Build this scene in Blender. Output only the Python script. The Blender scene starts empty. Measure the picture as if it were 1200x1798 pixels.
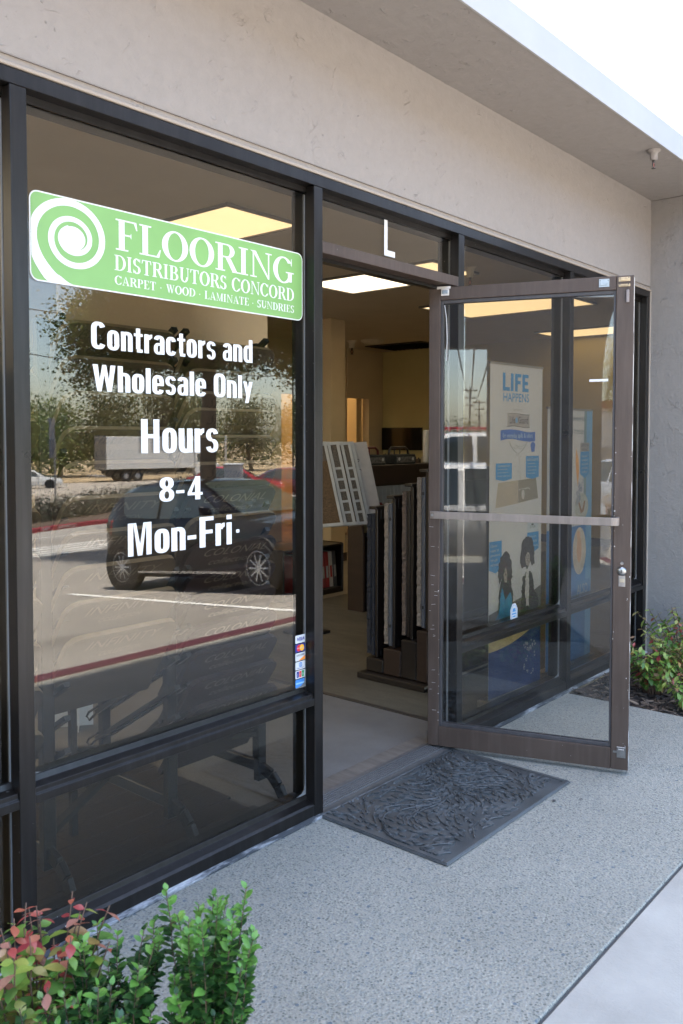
import bpy, bmesh, math, random
from mathutils import Vector, Matrix, Quaternion
random.seed(7)
R = math.radians
SC = bpy.context.scene
COL = SC.collection

# ------------------------------------------------------------------ camera
CAM_LOC = Vector((-2.3955, -2.1233, 1.43))
YAW, PITCH = R(40.3885), R(2.1762)
cam_d = bpy.data.cameras.new('camera')
cam = bpy.data.objects.new('camera', cam_d)
COL.objects.link(cam)
Fw = Vector((math.cos(YAW)*math.cos(PITCH), math.sin(YAW)*math.cos(PITCH), -math.sin(PITCH)))
Rt = Vector((math.sin(YAW), -math.cos(YAW), 0))
Up = Rt.cross(Fw)
M = Matrix.Identity(4)
for i in range(3):
    M[i][0], M[i][1], M[i][2], M[i][3] = Rt[i], Up[i], -Fw[i], CAM_LOC[i]
cam.matrix_world = M
cam_d.sensor_fit = 'HORIZONTAL'
cam_d.sensor_width = 24.0
cam_d.lens = 30.0
cam_d.shift_y = -0.06
cam_d.clip_start = 0.05
cam_d.clip_end = 2000
cam_d.dof.use_dof = True
cam_d.dof.focus_distance = 3.9
cam_d.dof.aperture_fstop = 8.0
SC.camera = cam

# ------------------------------------------------------------------ world, sun, exposure
W = bpy.data.worlds.new('World')
SC.world = W
W.use_nodes = True
wn = W.node_tree
bg = wn.nodes['Background']
sky = wn.nodes.new('ShaderNodeTexSky')
sky.sky_type = 'NISHITA'
sky.sun_disc = False
SUN_EL, SUN_AZ = R(82), R(3)      # azimuth clockwise from +Y
sky.sun_elevation = SUN_EL
sky.sun_rotation = SUN_AZ
sky.air_density = 1.0
sky.dust_density = 1.4
sky.ozone_density = 0.4
wn.links.new(sky.outputs[0], bg.inputs[0])
bg.inputs[1].default_value = 0.15
sun_d = bpy.data.lights.new('sun', 'SUN')
sun_d.energy = 5.0
sun_d.angle = R(0.53)
sun_d.color = (1.0, 0.95, 0.87)
sun = bpy.data.objects.new('sun', sun_d)
COL.objects.link(sun)
to_sun = Vector((math.sin(SUN_AZ)*math.cos(SUN_EL), math.cos(SUN_AZ)*math.cos(SUN_EL), math.sin(SUN_EL)))
sun.rotation_euler = to_sun.to_track_quat('Z', 'Y').to_euler()
sun.location = (0, 0, 20)
SC.view_settings.view_transform = 'Standard'
SC.view_settings.look = 'None'
SC.view_settings.gamma = 1
SC.view_settings.use_curve_mapping = False
SC.view_settings.exposure = 3.14
SC.render.engine = 'CYCLES'
cy = SC.cycles
cy.use_denoising = True
cy.max_bounces = 14
cy.diffuse_bounces = 5
cy.glossy_bounces = 6
cy.transmission_bounces = 6
cy.transparent_max_bounces = 24
cy.caustics_reflective = False
cy.caustics_refractive = False
cy.sample_clamp_indirect = 6.0

# ------------------------------------------------------------------ materials
MATS = {}
class NT:
    def __init__(s, name):
        s.m = bpy.data.materials.new(name); s.m.use_nodes = True
        s.t = s.m.node_tree; s.n = s.t.nodes; s.l = s.t.links
        s.b = s.n['Principled BSDF']; s.out = s.n['Material Output']
        s.tc = s.n.new('ShaderNodeTexCoord')
        MATS[name] = s.m
    def new(s, typ, **kw):
        n = s.n.new(typ)
        for k, v in kw.items():
            if k in n.inputs: n.inputs[k].default_value = v
            else: setattr(n, k, v)
        return n
    def link(s, a, b): s.l.new(a, b)
    def noise(s, scale, detail=4, rough=0.55, co='Object', dist=0.0, stretch=None):
        n = s.new('ShaderNodeTexNoise')
        n.inputs['Scale'].default_value = scale; n.inputs['Detail'].default_value = detail
        n.inputs['Roughness'].default_value = rough; n.inputs['Distortion'].default_value = dist
        src = s.tc.outputs[co]
        if stretch:
            mp = s.new('ShaderNodeMapping'); mp.inputs['Scale'].default_value = stretch
            s.link(src, mp.inputs[0]); src = mp.outputs[0]
        s.link(src, n.inputs['Vector'])
        return n
    def ramp(s, src, stops):
        r = s.new('ShaderNodeValToRGB'); cr = r.color_ramp
        while len(cr.elements) < len(stops): cr.elements.new(0.5)
        for e, (p, c) in zip(cr.elements, stops):
            e.position = p; e.color = (*c, 1) if len(c) == 3 else c
        s.link(src, r.inputs[0]); return r
    def mix(s, f, a, b, mode='MIX'):
        m = s.new('ShaderNodeMix'); m.data_type = 'RGBA'; m.blend_type = mode
        for i, v in ((0, f), (6, a), (7, b)):
            if hasattr(v, 'is_linked'): s.link(v, m.inputs[i])
            elif i == 0: m.inputs[0].default_value = v
            else: m.inputs[i].default_value = (*v, 1)
        return m.outputs[2]
    def color(s, src): s.link(src, s.b.inputs['Base Color'])
    def bump(s, src, dist=0.002, strength=1.0, prev=None):
        b = s.new('ShaderNodeBump'); b.inputs['Distance'].default_value = dist; b.inputs['Strength'].default_value = strength
        s.link(src, b.inputs['Height'])
        if prev: s.link(prev, b.inputs['Normal'])
        s.link(b.outputs[0], s.b.inputs['Normal']); return b.outputs[0]

def mat(name, col=(0.5, 0.5, 0.5), rough=0.6, metal=0.0, var=0.12, scale=8, bump=0.0, bscale=60, emit=None, coat=0.0, spec=None, stretch=None):
    if name in MATS: return MATS[name]
    s = NT(name)
    s.b.inputs['Roughness'].default_value = rough
    s.b.inputs['Metallic'].default_value = metal
    if coat: s.b.inputs['Coat Weight'].default_value = coat; s.b.inputs['Coat Roughness'].default_value = 0.04
    if spec is not None: s.b.inputs['Specular IOR Level'].default_value = spec
    n = s.noise(scale, 5, 0.6, stretch=stretch)
    lo = tuple(max(0, c*(1-var)) for c in col); hi = tuple(min(1, c*(1+var)) for c in col)
    r = s.ramp(n.outputs[0], [(0.3, lo), (0.7, hi)])
    s.color(r.outputs[0])
    if bump:
        n2 = s.noise(bscale, 4, 0.6, stretch=stretch); s.bump(n2.outputs[0], bump)
    if emit:
        s.b.inputs['Emission Color'].default_value = (*emit[0], 1); s.b.inputs['Emission Strength'].default_value = emit[1]
    return s.m

def frame_metal(name, col, rough=0.38, wear=0.5):
    """anodised / painted aluminium with faint streaks and small chips down to bare metal"""
    s = NT(name)
    n = s.noise(3.0, 5, 0.6); n3 = s.noise(40, 3, 0.6, stretch=(1, 1, 0.08))
    base = s.ramp(n.outputs[0], [(0.3, tuple(c*0.82 for c in col)), (0.75, tuple(c*1.2 for c in col))])
    st = s.ramp(n3.outputs[0], [(0.45, (0, 0, 0)), (0.8, (1, 1, 1))])
    c1 = s.mix(st.outputs[0], base.outputs[0], tuple(min(1, c*1.25+0.008) for c in col))
    chips = s.noise(85, 2, 0.5); ck = s.ramp(chips.outputs[0], [(0.735, (0, 0, 0)), (0.75, (1, 1, 1))])
    big = s.noise(2.3, 2, 0.5); bk = s.ramp(big.outputs[0], [(0.5, (0, 0, 0)), (0.65, (1, 1, 1))])
    mk = s.new('ShaderNodeMath', operation='MULTIPLY'); s.link(ck.outputs[0], mk.inputs[0]); s.link(bk.outputs[0], mk.inputs[1])
    mk2 = s.new('ShaderNodeMath', operation='MULTIPLY'); s.link(mk.outputs[0], mk2.inputs[0]); mk2.inputs[1].default_value = wear
    c2 = s.mix(mk2.outputs[0], c1, (0.5, 0.48, 0.45))
    s.color(c2)
    s.b.inputs['Metallic'].default_value = 0.12; s.b.inputs['Specular IOR Level'].default_value = 0.34
    rr = s.ramp(n.outputs[0], [(0.2, (rough*0.8,)*3), (0.8, (rough*1.3,)*3)]); s.link(rr.outputs[0], s.b.inputs['Roughness'])
    s.bump(n3.outputs[0], 0.0003)
    return s.m

def stucco(name, a, b, bump=0.006):
    s = NT(name)
    n = s.noise(1.1, 4, 0.6)
    c = s.ramp(n.outputs[0], [(0.3, a), (0.7, b)])
    n4 = s.noise(22, 6, 0.65); c4 = s.ramp(n4.outputs[0], [(0.25, (0.93,)*3), (0.7, (1.03,)*3)])
    cc = s.mix(1.0, c.outputs[0], c4.outputs[0], 'MULTIPLY')
    # skip-trowel: warped ridges broken up by a low frequency mask
    n2 = s.noise(9, 4, 0.6, dist=1.1)
    ridge = s.ramp(n2.outputs[0], [(0.47, (0, 0, 0)), (0.5, (1, 1, 1)), (0.515, (0.3, 0.3, 0.3)), (0.6, (0, 0, 0))])
    msk = s.noise(9, 3, 0.6); mr = s.ramp(msk.outputs[0], [(0.54, (0, 0, 0)), (0.7, (1, 1, 1))])
    r2 = s.mix(1.0, ridge.outputs[0], mr.outputs[0], 'MULTIPLY')
    pits = s.noise(48, 3, 0.6); pr = s.ramp(pits.outputs[0], [(0.68, (0, 0, 0)), (0.74, (1, 1, 1))])
    msk2 = s.noise(3.3, 2, 0.6); mr2 = s.ramp(msk2.outputs[0], [(0.5, (0, 0, 0)), (0.6, (1, 1, 1))])
    pm = s.mix(1.0, pr.outputs[0], mr2.outputs[0], 'MULTIPLY')
    cc = s.mix(pm, cc, tuple(x*0.88 for x in a)); s.color(cc)  # pits tinted darker, their small shadows put into the colour
    b1 = s.bump(r2, bump*0.38)
    b2 = s.bump(n4.outputs[0], bump*0.45, prev=b1)
    s.bump(pm, -bump*0.3 if False else bump*0.3, prev=b2)
    s.b.inputs['Roughness'].default_value = 0.85
    return s.m

def aggregate(name):
    """exposed aggregate concrete: small pebbles of grey, blue-grey and buff in a light matrix"""
    s = NT(name)
    v = s.new('ShaderNodeTexVoronoi'); v.inputs['Scale'].default_value = 135; s.link(s.tc.outputs['Object'], v.inputs['Vector'])
    v2 = s.new('ShaderNodeTexVoronoi'); v2.inputs['Scale'].default_value = 55; v2.inputs['Randomness'].default_value = 1; s.link(s.tc.outputs['Object'], v2.inputs['Vector'])
    sep = s.new('ShaderNodeSeparateColor'); s.link(v.outputs['Color'], sep.inputs[0])
    peb = s.ramp(sep.outputs[0], [(0.0, (0.14, 0.155, 0.15)), (0.10, (0.21, 0.225, 0.215)), (0.32, (0.30, 0.31, 0.29)), (0.62, (0.25, 0.275, 0.28)), (0.88, (0.39, 0.395, 0.365))])
    peb.color_ramp.interpolation = 'CONSTANT'
    d = s.ramp(v.outputs['Distance'], [(0.38, (0, 0, 0)), (0.62, (1, 1, 1))])
    c = s.mix(d.outputs[0], peb.outputs[0], (0.335, 0.335, 0.315))
    sep2 = s.new('ShaderNodeSeparateColor'); s.link(v2.outputs['Color'], sep2.inputs[0])
    pick = s.ramp(sep2.outputs[1], [(0.9, (0, 0, 0)), (0.91, (1, 1, 1))])
    dd = s.ramp(v2.outputs['Distance'], [(0.28, (1, 1, 1)), (0.34, (0, 0, 0))])
    mk = s.mix(1.0, pick.outputs[0], dd.outputs[0], 'MULTIPLY')
    pc = s.ramp(sep2.outputs[2], [(0.0, (0.13, 0.165, 0.21)), (0.4, (0.07, 0.075, 0.085)), (0.75, (0.27, 0.28, 0.29)), (0.95, (0.42, 0.41, 0.38))]); pc.color_ramp.interpolation = 'CONSTANT'
    c = s.mix(mk, c, pc.outputs[0])
    big = s.noise(1.2, 6, 0.6); bc = s.ramp(big.outputs[0], [(0.3, (0.86, 0.86, 0.86)), (0.7, (1.06, 1.06, 1.06))])
    c = s.mix(1.0, c, bc.outputs[0], 'MULTIPLY')
    st = s.noise(3.1, 5, 0.7, dist=0.5); sc = s.ramp(st.outputs[0], [(0.58, (1, 1, 1)), (0.8, (0.82, 0.8, 0.77))])
    c = s.mix(1.0, c, sc.outputs[0], 'MULTIPLY')
    v3 = s.new('ShaderNodeTexVoronoi'); v3.inputs['Scale'].default_value = 3.4; s.link(s.tc.outputs['Object'], v3.inputs['Vector'])
    gum = s.ramp(v3.outputs['Distance'], [(0.030, (0.72, 0.70, 0.68)), (0.048, (1, 1, 1))]); c = s.mix(1.0, c, gum.outputs[0], 'MULTIPLY')
    c = s.mix(1.0, c, (0.70, 0.675, 0.61), 'MULTIPLY')
    s.color(c)
    s.b.inputs['Roughness'].default_value = 0.8
    b1 = s.bump(v.outputs['Distance'], 0.0024)
    n = s.noise(300, 3, 0.6); s.bump(n.outputs[0], 0.0006, prev=b1)
    return s.m

def glass_mat(name, tint, strength=1.0):
    s = NT(name); s.n.remove(s.b); strength *= 1.06
    tr = s.new('ShaderNodeBsdfTransparent'); tr.inputs[0].default_value = (*tint, 1)
    gl = s.new('ShaderNodeBsdfGlossy'); gl.inputs['Roughness'].default_value = 0.0
    gl.inputs['Color'].default_value = (0.97, 0.97, 0.97, 1)
    g = s.new('ShaderNodeNewGeometry')     # Schlick, the same from both sides of the pane
    dt = s.new('ShaderNodeVectorMath', operation='DOT_PRODUCT'); s.link(g.outputs['Normal'], dt.inputs[0]); s.link(g.outputs['Incoming'], dt.inputs[1])
    ab = s.new('ShaderNodeMath', operation='ABSOLUTE'); s.link(dt.outputs['Value'], ab.inputs[0])
    om = s.new('ShaderNodeMath', operation='SUBTRACT'); om.inputs[0].default_value = 1.0; s.link(ab.outputs[0], om.inputs[1])
    pw = s.new('ShaderNodeMath', operation='POWER'); s.link(om.outputs[0], pw.inputs[0]); pw.inputs[1].default_value = 5.0
    fr = s.new('ShaderNodeMath', operation='MULTIPLY_ADD'); s.link(pw.outputs[0], fr.inputs[0]); fr.inputs[1].default_value = 1-0.046*strength; fr.inputs[2].default_value = 0.046*strength
    mx = s.new('ShaderNodeMixShader')
    s.link(fr.outputs[0], mx.inputs[0]); s.link(tr.outputs[0], mx.inputs[1]); s.link(gl.outputs[0], mx.inputs[2])
    s.link(mx.outputs[0], s.out.inputs[0])
    return s.m

def leaf_mat(name, stops, rough=0.42, trans=0.28):
    s = NT(name)
    g = s.new('ShaderNodeNewGeometry'); oi = s.new('ShaderNodeObjectInfo')
    add = s.new('ShaderNodeMath', operation='ADD'); s.link(g.outputs['Random Per Island'], add.inputs[0]); s.link(oi.outputs['Random'], add.inputs[1])
    fr = s.new('ShaderNodeMath', operation='FRACT'); s.link(add.outputs[0], fr.inputs[0])
    r = s.ramp(fr.outputs[0], stops)
    n = s.noise(30, 3, 0.6); nr = s.ramp(n.outputs[0], [(0.3, (0.8, 0.8, 0.8)), (0.7, (1.15, 1.15, 1.15))])
    c = s.mix(1.0, r.outputs[0], nr.outputs[0], 'MULTIPLY'); s.color(c)
    s.b.inputs['Roughness'].default_value = rough
    tl = s.new('ShaderNodeBsdfTranslucent'); s.link(c, tl.inputs[0])
    mx = s.new('ShaderNodeMixShader'); mx.inputs[0].default_value = trans
    s.link(s.b.outputs[0], mx.inputs[1]); s.link(tl.outputs[0], mx.inputs[2]); s.link(mx.outputs[0], s.out.inputs[0])
    return s.m

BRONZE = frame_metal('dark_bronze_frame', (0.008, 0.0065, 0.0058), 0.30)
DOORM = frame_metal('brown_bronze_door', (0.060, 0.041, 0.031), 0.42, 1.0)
BARM = frame_metal('worn_push_bar', (0.20, 0.165, 0.14), 0.30, 0.6)
BLACKG = mat('black_rubber', (0.012, 0.012, 0.012), 0.6)
STUC = stucco('beige_stucco', (0.246, 0.224, 0.204), (0.256, 0.233, 0.212), 0.010)
STUCS = stucco('soffit_stucco', (0.265, 0.242, 0.222), (0.275, 0.252, 0.232), 0.010)
STUCG = stucco('grey_stucco', (0.215, 0.20, 0.183), (0.24, 0.222, 0.204), 0.014)
WHITE = mat('white_paint', (0.86, 0.86, 0.86), 0.7, var=0.02)
TRIMW = mat('off_white_trim', (0.34, 0.338, 0.33), 0.7, var=0.04, scale=3)
AGG = aggregate('exposed_aggregate')
CONC = mat('pale_concrete', (0.295, 0.28, 0.246), 0.85, var=0.16, scale=3.2, bump=0.0015, bscale=120)
GLASS = glass_mat('window_glass', (0.83, 0.80, 0.735))
GLASSD = glass_mat('door_glass', (0.95, 0.945, 0.925), 0.72)
CARGLASS = mat('car_glass', (0.05, 0.065, 0.062), 0.03, var=0.3, scale=2, spec=1.0)
VINYL = mat('white_vinyl', (0.58, 0.58, 0.57), 0.45, var=0.02)
GREENV = mat('green_vinyl', (0.165, 0.325, 0.10), 0.35, var=0.10, scale=2.5)
STEEL = mat('zinc_steel', (0.30, 0.30, 0.295), 0.3, 1.0, var=0.15, scale=60)

# ------------------------------------------------------------------ mesh helpers
def link(o, parent=None):
    COL.objects.link(o)
    if parent: o.parent = parent
    return o
def tag(o, label=None, cat=None, group=None, kind=None):
    if label: o['label'] = label
    if cat: o['category'] = cat
    if group: o['group'] = group
    if kind: o['kind'] = kind
    return o
def thing(name, label, cat, loc=(0, 0, 0), rz=0.0, group=None):
    o = bpy.data.objects.new(name, None); link(o)
    o.empty_display_size = 0.05
    o.location = loc; o.rotation_euler = (0, 0, rz)
    return tag(o, label, cat, group)
class MB:
    def __init__(s): s.v = []; s.f = []; s.mi = []; s.m = 0
    def add(s, vs, fs):
        b = len(s.v); s.v += [tuple(p) for p in vs]; s.f += [tuple(b+i for i in f) for f in fs]; s.mi += [s.m]*len(fs); return s
    def box(s, x0, x1, y0, y1, z0, z1):
        v = [(x0,y0,z0),(x1,y0,z0),(x1,y1,z0),(x0,y1,z0),(x0,y0,z1),(x1,y0,z1),(x1,y1,z1),(x0,y1,z1)]
        return s.add(v, [(0,3,2,1),(4,5,6,7),(0,1,5,4),(1,2,6,5),(2,3,7,6),(3,0,4,7)])
    def obox(s, o, a, b, c):
        """box at corner o with edge vectors a, b, c"""
        o, a, b, c = map(Vector, (o, a, b, c))
        v = [o, o+a, o+a+b, o+b, o+c, o+a+c, o+a+b+c, o+b+c]
        f = [(0,3,2,1),(4,5,6,7),(0,1,5,4),(1,2,6,5),(2,3,7,6),(3,0,4,7)]
        if a.cross(b).dot(c) < 0: f = [tuple(reversed(q)) for q in f]
        return s.add(v, f)
    def bar(s, p, q, w, h=None, up=(0, 0, 1)):
        """rectangular bar from p to q"""
        p, q = Vector(p), Vector(q); h = h or w; d = (q-p).normalized(); u = Vector(up)
        if abs(d.dot(u)) > 0.95: u = Vector((0, 1, 0))
        x = d.cross(u).normalized(); y = x.cross(d)
        return s.obox(p - x*w/2 - y*h/2, q-p, x*w, y*h)
    def tube(s, pts, r, n=8, caps=True):
        pts = [Vector(p) for p in pts]; rs = r if isinstance(r, (list, tuple)) else [r]*len(pts)
        d0 = (pts[1]-pts[0]).normalized(); u = Vector((0, 0, 1)) if abs(d0.z) < 0.9 else Vector((1, 0, 0))
        vs = []; fs = []
        for i, p in enumerate(pts):
            d = (pts[min(i+1, len(pts)-1)] - pts[max(i-1, 0)]).normalized()
            x = d.cross(u)
            if x.length < 1e-5: x = d.orthogonal()
            x.normalize(); y = x.cross(d).normalized(); u = y
            for k in range(n):
                a = 2*math.pi*k/n; vs.append(p + (x*math.cos(a) + y*math.sin(a))*rs[i])
        for i in range(len(pts)-1):
            for k in range(n):
                a, b = i*n+k, i*n+(k+1) % n
                fs.append((a, b, b+n, a+n))
        if caps: fs.append(tuple(reversed(range(n)))); fs.append(tuple((len(pts)-1)*n+k for k in range(n)))
        return s.add(vs, fs)
    def cyl(s, p, q, r, n=20, r2=None): return s.tube([p, q], [r, r if r2 is None else r2], n)
    def prism(s, poly, o, ex, ey, ez):
        """polygon (2D) in the ex, ey plane at o, extruded by vector ez"""
        o, ex, ey, ez = map(Vector, (o, ex, ey, ez)); n = len(poly)
        a = [o + ex*x + ey*y for x, y in poly]; b = [p + ez for p in a]
        area = sum(poly[i][0]*poly[(i+1) % n][1]-poly[(i+1) % n][0]*poly[i][1] for i in range(n))
        fl = (ex.cross(ey).dot(ez) < 0) ^ (area < 0)
        fs = [tuple(reversed(range(n))), tuple(range(n, 2*n))] + [(i, (i+1) % n, n+(i+1) % n, n+i) for i in range(n)]
        if fl: fs = [tuple(reversed(f)) for f in fs]
        return s.add(a+b, fs)
    def lathe(s, prof, o=(0, 0, 0), n=24, ax='z'):
        o = Vector(o); vs = []; fs = []
        for r, h in prof:
            for k in range(n):
                a = 2*math.pi*k/n
                v = Vector((r*math.cos(a), r*math.sin(a), h))
                if ax == 'x': v = Vector((h, r*math.cos(a), r*math.sin(a)))
                if ax == 'y': v = Vector((r*math.cos(a), h, r*math.sin(a)))
                vs.append(o+v)
        for i in range(len(prof)-1):
            for k in range(n):
                a, b = i*n+k, i*n+(k+1) % n; fs.append((a, b, b+n, a+n))
        return s.add(vs, fs)
    def mesh(s, name, mats, smooth=False):
        me = bpy.data.meshes.new(name); me.from_pydata(s.v, [], s.f)
        for m in (mats if isinstance(mats, (list, tuple)) else [mats]): me.materials.append(m)
        if any(s.mi): me.polygons.foreach_set('material_index', s.mi)
        if smooth: me.polygons.foreach_set('use_smooth', [True]*len(me.polygons))
        me.update(); return me
    def build(s, name, mats, parent=None, smooth=False, bevel=0, label=None, kind=None, auto=False):
        me = s.mesh(name, mats, smooth or auto)
        if auto: me.set_sharp_from_angle(angle=R(32))
        o = bpy.data.objects.new(name, me); link(o, parent)
        if label: o['label'] = label
        if kind: o['kind'] = kind
        if bevel:
            b = o.modifiers.new('bevel', 'BEVEL'); b.width = bevel; b.segments = 1; b.limit_method = 'ANGLE'; b.angle_limit = R(40)
        return o
def inst(name, me, parent, loc=(0, 0, 0), rot=(0, 0, 0), scale=(1, 1, 1)):
    o = bpy.data.objects.new(name, me); link(o, parent); o.location = loc; o.rotation_euler = rot; o.scale = scale; return o
def copy_tree(o, parent=None):
    c = o.copy(); COL.objects.link(c)
    if parent: c.parent = parent
    for ch in list(o.children): copy_tree(ch, c)
    return c

# ------------------------------------------------------------------ 2D lettering built from primitives
def ring(cx, cy, rx, ry, tx, ty, a0=0, a1=360, n=None, e=2.0, t1=None):
    """arc band quads; tx thickness at the sides, ty at top and bottom"""
    n = n or max(6, int(abs(a1-a0)/11)); q = []
    def pt(a, k):
        c, s_ = math.cos(R(a)), math.sin(R(a)); w = 2.0/e
        ux, uy = math.copysign(abs(c)**w, c), math.copysign(abs(s_)**w, s_)
        return (cx+(rx-k*tx)*ux, cy+(ry-k*ty)*uy)
    for i in range(n):
        a, b = a0+(a1-a0)*i/n, a0+(a1-a0)*(i+1)/n
        q.append([pt(a, 0), pt(b, 0), pt(b, 1), pt(a, 1)])
    return q
def rc(x0, y0, x1, y1): return [[(x0, y0), (x1, y0), (x1, y1), (x0, y1)]]
def pl(*p): return [list(p)]
v_, h_ = 0.165, 0.135
SANS = {
 'C': (0.46, ring(.22,.72,.22,.29,v_,h_,20,180,e=2.5)+rc(0,.28,v_,.72)+ring(.22,.28,.22,.29,v_,h_,180,340,e=2.5)),
 'O': (0.46, ring(.22,.72,.22,.29,v_,h_,0,180,e=2.5)+rc(0,.28,v_,.72)+rc(.44-v_,.28,.44,.72)+ring(.22,.28,.22,.29,v_,h_,180,360,e=2.5)),
 'W': (0.70, pl((0,1),(.15,1),(.24,0),(.13,0))+pl((.28,1),(.39,1),(.25,0),(.14,0))+pl((.285,1),(.395,1),(.53,0),(.42,0))+pl((.52,1),(.67,1),(.55,0),(.43,0))),
 'H': (0.50, rc(0,0,v_,1)+rc(.31,0,.46,1)+rc(v_,.44,.31,.56)),
 'M': (0.62, rc(0,0,.13,1)+rc(.45,0,.58,1)+pl((.131,1),(.20,1),(.345,0),(.235,0))+pl((.38,1),(.449,1),(.347,0),(.25,.0))),
 'F': (0.42, rc(0,0,v_,1)+rc(v_,.87,.40,1)+rc(v_,.44,.37,.565)),
 'c': (0.38, ring(.18,.50,.18,.25,.155,.12,15,180,e=2.4)+rc(0,.23,.155,.50)+ring(.18,.23,.18,.24,.155,.12,180,345,e=2.4)),
 'o': (0.40, ring(.19,.50,.19,.25,.155,.12,0,180,e=2.4)+rc(0,.23,.155,.50)+rc(.225,.23,.38,.50)+ring(.19,.23,.19,.24,.155,.12,180,360,e=2.4)),
 'n': (0.40, rc(0,0,.155,.74)+ring(.19,.52,.19,.23,.155,.125,0,120,e=2.4)+rc(.225,0,.38,.52)),
 'h': (0.40, rc(0,0,.155,1)+ring(.19,.52,.19,.23,.155,.125,0,120,e=2.4)+rc(.225,0,.38,.52)),
 'u': (0.40, rc(.225,0,.38,.74)+ring(.19,.21,.19,.22,.155,.125,180,300,e=2.4)+rc(0,.21,.155,.74)),
 't': (0.30, rc(.06,.12,.20,.93)+rc(-.01,.62,.06,.73)+rc(.20,.62,.28,.73)+rc(.085,0,.28,.12)),
 'r': (0.29, rc(0,0,.155,.74)+ring(.27,.5,.17,.25,.1,.14,90,165,e=2.2)),
 'a': (0.39, rc(.215,0,.37,.52)+ring(.185,.52,.185,.23,.155,.12,0,165,e=2.4)+ring(.17,.22,.17,.23,.13,.10,60,330,e=2.3)),
 's': (0.37, ring(.175,.545,.175,.205,.135,.11,10,270,e=2.2)+ring(.175,.205,.175,.215,.135,.11,90,-170,e=2.2)),
 'd': (0.40, ring(.19,.50,.19,.25,.155,.12,60,180,e=2.4)+rc(0,.23,.155,.50)+rc(.225,0,.38,1)+ring(.19,.23,.19,.24,.155,.12,180,300,e=2.4)),
 'l': (0.17, rc(0,0,.155,1)),
 'i': (0.17, rc(0,0,.155,.74)+rc(0,.85,.155,1)),
 'e': (0.40, ring(.19,.50,.19,.25,.155,.12,0,180,e=2.4)+rc(0,.23,.155,.50)+ring(.19,.23,.19,.24,.155,.12,180,345,e=2.4)+rc(.155,.33,.38,.43)+rc(.24,.43,.38,.50)),
 'y': (0.39, pl((0,.74),(.14,.74),(.255,.08),(.15,.0))+pl((.24,.74),(.38,.74),(.21,-.2),(.075,-.2))),
 '8': (0.44, ring(.21,.755,.20,.255,.155,.12,0,360,e=2.3)+ring(.21,.265,.21,.275,.145,.12,0,360,e=2.3)),
 '4': (0.46, rc(.225,0,.38,1)+rc(0,.19,.24,.31)+rc(.38,.19,.45,.31)+pl((0,.31),(.12,.31),(.24,.78),(.24,1))),
 '-': (0.30, rc(0,.31,.24,.44)),
 ' ': (0.20, []),
}
sv, sh = .165, .045
def _serif(x0, x1, y, up=True): return rc(x0, y, x1, y+sh) if up else rc(x0, y-sh, x1, y)
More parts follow.
